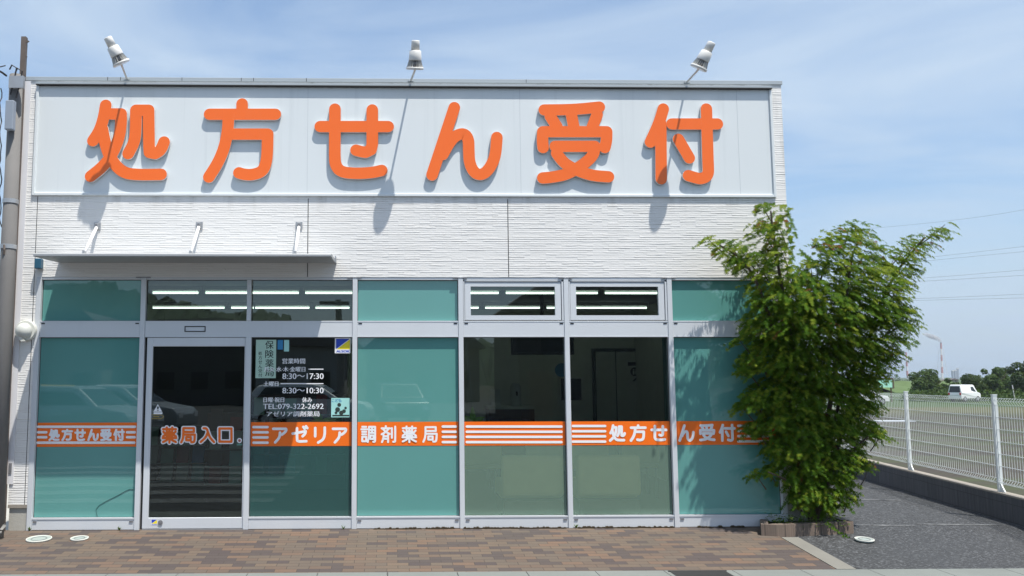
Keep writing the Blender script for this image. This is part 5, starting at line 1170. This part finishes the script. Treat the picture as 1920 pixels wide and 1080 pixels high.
van = car('small boxy white van driving along the far side of the field', 'carwhite', VAN, [('side', [(.16,1.12),(.20,1.66),(.62,1.66),(.98,1.12)]), ('front', [(1.20,1.12),(.88,1.76)]), ('rear', [(-1.655,1.05),(-1.575,1.72)])], ((-1.05,.31),(1.22,.31)), 1.5, (vx, vy, FIELDZ+.02), RAD(24), None, 'white_van', (1.70,1.805,.68,.84,.45,.7), (-1.72,-1.66,.75,1.0,.55,.72), 1.0, 1.9, 'van')
WAG = [(-2.15,.32),(-2.2,.62),(-2.12,.95),(-1.75,1.42),(-1.4,1.50),(.1,1.50),(.35,1.45),(1.05,.98),(1.95,.84),(2.12,.66),(2.12,.30)]
WGL = [('side', [(-1.75,1.0),(-1.5,1.36),(-.02,1.36),(.22,1.34),(.78,1.0)]), ('front', [(1.02,1.0),(.38,1.42)]), ('rear', [(-2.08,1.0),(-1.76,1.38)])]
G3 = 'cars parked across the street'
def parked(label, paint, u, v, Y, yaw, z): 
    p = at(u, v, Y); return car(label, paint, WAG, WGL, ((-1.35,.31),(1.32,.31)), 1.7, (p[0], p[1], z), yaw, G3, 'parked_car', (2.0,2.125,.55,.72,.5,.78), (-2.16,-2.08,.7,.95,.55,.8), .95, 1.5)
# across the street, seen mirrored in the shop windows
def mirrored(u, v, depth):                 # place whose mirror image stands behind pixel u, v
    p = at(u, v, depth); return p.x, -depth
zr = zg-.03
for (u, dep, yaw, paint, lab) in ((318, 18.0, 10, 'carsilver', 'silver estate car across the street, mirrored in the door glass'), (150, 15.0, 16, 'carsilver', 'silver car across the street, mirrored in the first teal pane'), (585, 21.0, 5, 'carwhite', 'white car across the street, mirrored in the opening hours pane'), (95, 20.5, 60, 'caryellow', 'yellow car across the street, mirrored in the first teal pane'), (215, 22.0, 85, 'carwhite', 'white car behind the silver ones across the street, mirrored beside the door'), (745, 24.0, 80, 'carblack', 'black car across the street, mirrored in the middle teal pane')):
    x, y = mirrored(u, 740, dep); car(lab, paint, WAG, WGL, ((-1.35,.31),(1.32,.31)), 1.7, (x-(1.4 if u == 318 else 0), y, zr), RAD(yaw), G3, 'parked_car', (2.0,2.125,.55,.72,.5,.78), (-2.16,-2.08,.7,.95,.55,.8), .95, 1.5)
# the white car half hidden behind the maple
p = atz(1668, 751, FIELDZ); car('white car behind the fence next to the billboard, half hidden by leaves', 'carwhite', WAG, WGL, ((-1.35,.31),(1.32,.31)), 1.7, (at(1622, 745, CP.y+88).x, CP.y+88, FIELDZ+.02), RAD(8), None, 'parked_car', (2.0,2.125,.55,.72,.5,.78), (-2.16,-2.08,.7,.95,.55,.8), .95, 1.5)
# forested hill across the street (seen in the glass)
def hill(name, pts, Y, depth):
    """ridge: (u, v) of its mirror image"""
    q = MB(); rnd = random.Random(17); n_ = len(pts); fine = []
    for (a_, b_) in zip(pts, pts[1:]):
        for k in range(14): f_ = k/14; fine.append((a_[0]+(b_[0]-a_[0])*f_, a_[1]+(b_[1]-a_[1])*f_))
    fine.append(pts[-1]); rows = []
    prof = (0, .35, .7, .92, 1.0, .8, .3, 0)
    for j, h in enumerate(prof):
        row = []
        for (u, v) in fine:
            m = at(u, v, Y); row.append((m.x+rnd.uniform(-2, 2), -(Y-depth*.5+depth*j/7), FIELDZ+(m.z-FIELDZ)*h+(rnd.uniform(-1, 2.2) if h > .3 else 0)))
        rows.append(row)
    for j in range(len(prof)-1):
        for i in range(len(fine)-1): q.face([rows[j][i], rows[j+1][i], rows[j+1][i+1], rows[j][i+1]])
    struct(q.build(name, M['hill']))
hill('hill', ((-400, 600), (-100, 560), (60, 540), (150, 527), (210, 530), (300, 560), (350, 577), (420, 590), (480, 584), (560, 602), (640, 640), (760, 672), (900, 640), (1000, 655), (1200, 665), (1500, 640), (2000, 620)), 300, 90)
# house across the street (seen in the glass)
def mbox(u0, u1, v1, dep): x0, x1 = at(u0, 700, dep).x, at(u1, 700, dep).x; return x0, x1, at(u0, v1, dep).z
x0, x1, zt1 = mbox(975, 1330, 585, 26)
hs_ = thing('house_across_street', 'dark two storey house across the street, mirrored in the vent windows', 'house', ((x0+x1)/2, -26, zr))
q = MB(); q.box(x0, x1, -34, -26, zr, zt1); q.build('wall', plain('dark_house_wall', (.09, .085, .08), .8), hs_)
q = MB(); q.prism([(x0-.9, zt1+.001), (x1+.9, zt1+.001), (x1-2.2, zt1+2.0), (x0+2.2, zt1+2.0)], 'y', -34.6, -25.2); q.build('roof', M['roof'], hs_)
for dx in (.2, .5, .8): q = MB(); xx = x0+(x1-x0)*dx; q.box(xx-.7, xx+.7, -25.999, -25.95, 2.2, 3.3); q.build('window', M['carglass'], hs_)
q = MB(); q.box(x0+.3, x0+1.2, -25.999, -25.95, zr, zr+2); q.build('door', M['counter'], hs_)
xp = at(637, 580, 22).x; up = thing('street_pole', 'dark utility pole across the street, mirrored above the hours pane', 'pole', (xp, -22, zr)); q = MB(); q.tube([(xp, -22, zr), (xp, -22, at(637, 563, 22).z)], [.17, .11], 12); q.build('shaft', M['pole'], up); q = MB(); z = at(637, 565, 22).z; q.box(xp-.7, xp+.4, -22.2, -22.12, z-.12, z); q.build('crossarm', M['rust'], up)

for k, (u0, u1, v1, dep, col) in enumerate(((-60, 190, 628, 44, (.30, .28, .25)), (215, 470, 640, 48, (.16, .15, .15)), (480, 640, 650, 46, (.34, .34, .33)), (690, 900, 655, 52, (.22, .19, .16)))):
    x0, x1, zt1 = mbox(u0, u1, v1, dep); lab = ['long pale shed across the street, mirrored in the first teal pane', 'grey house across the street, mirrored in the door glass', 'pale house across the street, mirrored in the opening hours pane', 'brown house across the street, mirrored in the middle teal pane'][k]
    hh = thing('street_house', lab, 'house', ((x0+x1)/2, -dep, zr), 'houses across the street')
    q = MB(); q.box(x0, x1, -dep-7, -dep, zr, zt1); q.build('wall', plain('street_house_plaster', col, .8), hh)
    q = MB(); q.prism([(x0-.5, zt1+.001), (x1+.5, zt1+.001), (x1-1.2, zt1+1.5), (x0+1.2, zt1+1.5)], 'y', -dep-7.5, -dep+.5); q.build('roof', M['roof'], hh)
    n_ = int((x1-x0)/2.2)
    for j in range(n_): q = MB(); xx = x0+(x1-x0)*(j+.5)/n_; q.box(xx-.55, xx+.55, -dep+.001, -dep+.05, zr+1.0, zr+2.1); q.build('window', M['carglass'], hh)
# chimneys, smoke, power station, power lines
def chimney(u0, vb, u1, vt, dist, wpx, lab, bands, lattice):
    Y = CP.y+dist; b_ = at(u0, vb, Y); t_ = at(u1, vt, Y); t0 = thing('striped_chimney', lab, 'chimney', b_, 'red and white chimneys on the horizon'); r_ = wpx/F*dist/2
    for k in range(bands):
        f0, f1 = k/bands, (k+1)/bands; q = MB(); q.tube([b_.lerp(t_, f0), b_.lerp(t_, f1-.0005)], [r_*(1-.35*f0), r_*(1-.35*f1)], 16); q.build('shaft_band', M['red' if (bands-1-k) % 2 == 0 else 'cwhite'], t0)
    q = MB(); d_ = t_-b_; q.tube([t_, t_+d_*.012], [r_*.78, r_*.78], 16); q.build('cap_ring', M['tower'], t0)
    if lattice:
        q = MB()
        for sx in (-1, 1):
            for sy in (-1, 1): q.tube([b_+Vector((sx*r_*3.4, sy*r_*3.4, 0)), t_-d_*.12+Vector((sx*r_*.9, sy*r_*.9, 0))], r_*.13, 5)
        for k in range(1, 6):
            f_ = k/6.5; w_ = r_*(3.4-2.5*f_); c = b_+(t_-d_*.12-b_)*f_
            for sy in (-1, 1): q.tube([c+Vector((-w_, sy*w_, 0)), c+Vector((w_, sy*w_, 0))], r_*.08, 4); q.tube([c+Vector((sy*w_, -w_, 0)), c+Vector((sy*w_, w_, 0))], r_*.08, 4)
        q.build('lattice_support', M['cwhite'], t0)
    return t_
ct = chimney(1767, 722, 1764.3, 643, 1500, 4.6, 'taller red and white chimney with smoke and lattice support', 7, True)
chimney(1702.5, 722, 1698.7, 660.5, 1500, 4.2, 'shorter red and white chimney without smoke', 7, False)
for k, (u, vt, wp) in enumerate(((1789, 696, 3.4), (1794, 695, 4.0), (1798.2, 692, 3.2))):
    Y = CP.y+1300; b_ = at(u, 722, Y); t_ = at(u, vt, Y); w_ = wp/F*1300/2; st_ = thing('power_station_stack', ['left stack of the hazy grey power station trio', 'middle stack of the hazy grey power station trio', 'tallest right stack of the hazy grey power station trio'][k], 'stack', b_, 'grey power station stacks')
    q = MB(); q.box(b_.x-w_, b_.x+w_, Y, Y+2*w_, b_.z, t_.z); q.build('shaft', M['tower'], st_); q = MB(); q.box(b_.x-w_*1.08, b_.x+w_*1.08, Y-w_*.08, Y+2.08*w_, t_.z+.001, t_.z+1.2); q.build('cap', M['cwhite'], st_)
def smoke_mat():
    t = NT('smoke_volume'); v = t.node('ShaderNodeVolumeScatter', {'Color': (.97, .97, .98), 'Density': .035}); n = t.noise(t.pos(), .16, 4)
    t.put(v.inputs['Density'], t.math('MULTIPLY', t.ramp(n, [(.30, 0.0), (.58, 1.0)]), .30)); t.l.new(v.outputs[0], t.out.inputs[1]); return t.mat
Y = CP.y+1500; pts = [at(u, v, Y) for u, v in ((1764, 642), (1763, 639.5), (1759, 636), (1752, 633), (1744, 630), (1736, 627.5), (1728, 626))]
q = MB(); q.tube(pts, [1.6, 2.6, 3.4, 4.2, 4.0, 3.2, 1.2], 14); q.build('smoke', smoke_mat(), None, True)['kind'] = 'stuff'
bpy.data.objects['smoke']['label'] = 'white smoke drifting left from the taller chimney'
GL_ = 'faint power lines crossing the sky'
LN = [((1560, 434), (1795, 412), (1960, 384), 'topmost faint power line, rising to the right'), ((1600, 497), (1760, 480.5), (1960, 457), 'second faint power line down from the top'), ((1580, 505), (1760, 487), (1960, 468), 'third faint power line down, just below the second'), ((1560, 531), (1715, 522.5), (1960, 502.5), 'fourth faint power line down from the top'), ((1560, 534), (1715, 528), (1960, 513.5), 'fifth faint power line down from the top'), ((1560, 563), (1700, 560.5), (1960, 549.5), 'sixth faint power line down from the top'), ((1560, 565), (1700, 563.5), (1960, 557.5), 'lowest faint power line above the far trees')]
for a_, b_, c_, lab in LN:
    D0, D1, D2 = 210, 190, 165
    pts = [at(a_[0], a_[1], CP.y+D0), at(b_[0], b_[1], CP.y+D1), at(c_[0], c_[1], CP.y+D2)]; q = MB()
    cur = [pts[0]*(1-f_)*(1-f_) + (pts[1]*2-(pts[0]+pts[2])*.5)*2*f_*(1-f_) + pts[2]*f_*f_ for f_ in [k/16 for k in range(17)]]
    q.tube(cur, .022, 5); tag(q.build('power_line', M['farwire']), lab, 'power line', GL_)

# ------------------------------------------------------------------ summer haze over the plain
hm = NT('haze_air'); hm.l.new(hm.node('ShaderNodeVolumePrincipled', {'Color': (.80, .88, .98), 'Density': .00022, 'Anisotropy': .2}).outputs[0], hm.out.inputs[1])
q = MB(); q.box(-900, 1600, -320, 1900, FIELDZ-1.0, 140); hzo = q.build('haze', hm.mat); hzo['kind'] = 'stuff'; hzo['label'] = 'thin pale summer haze over the far fields'
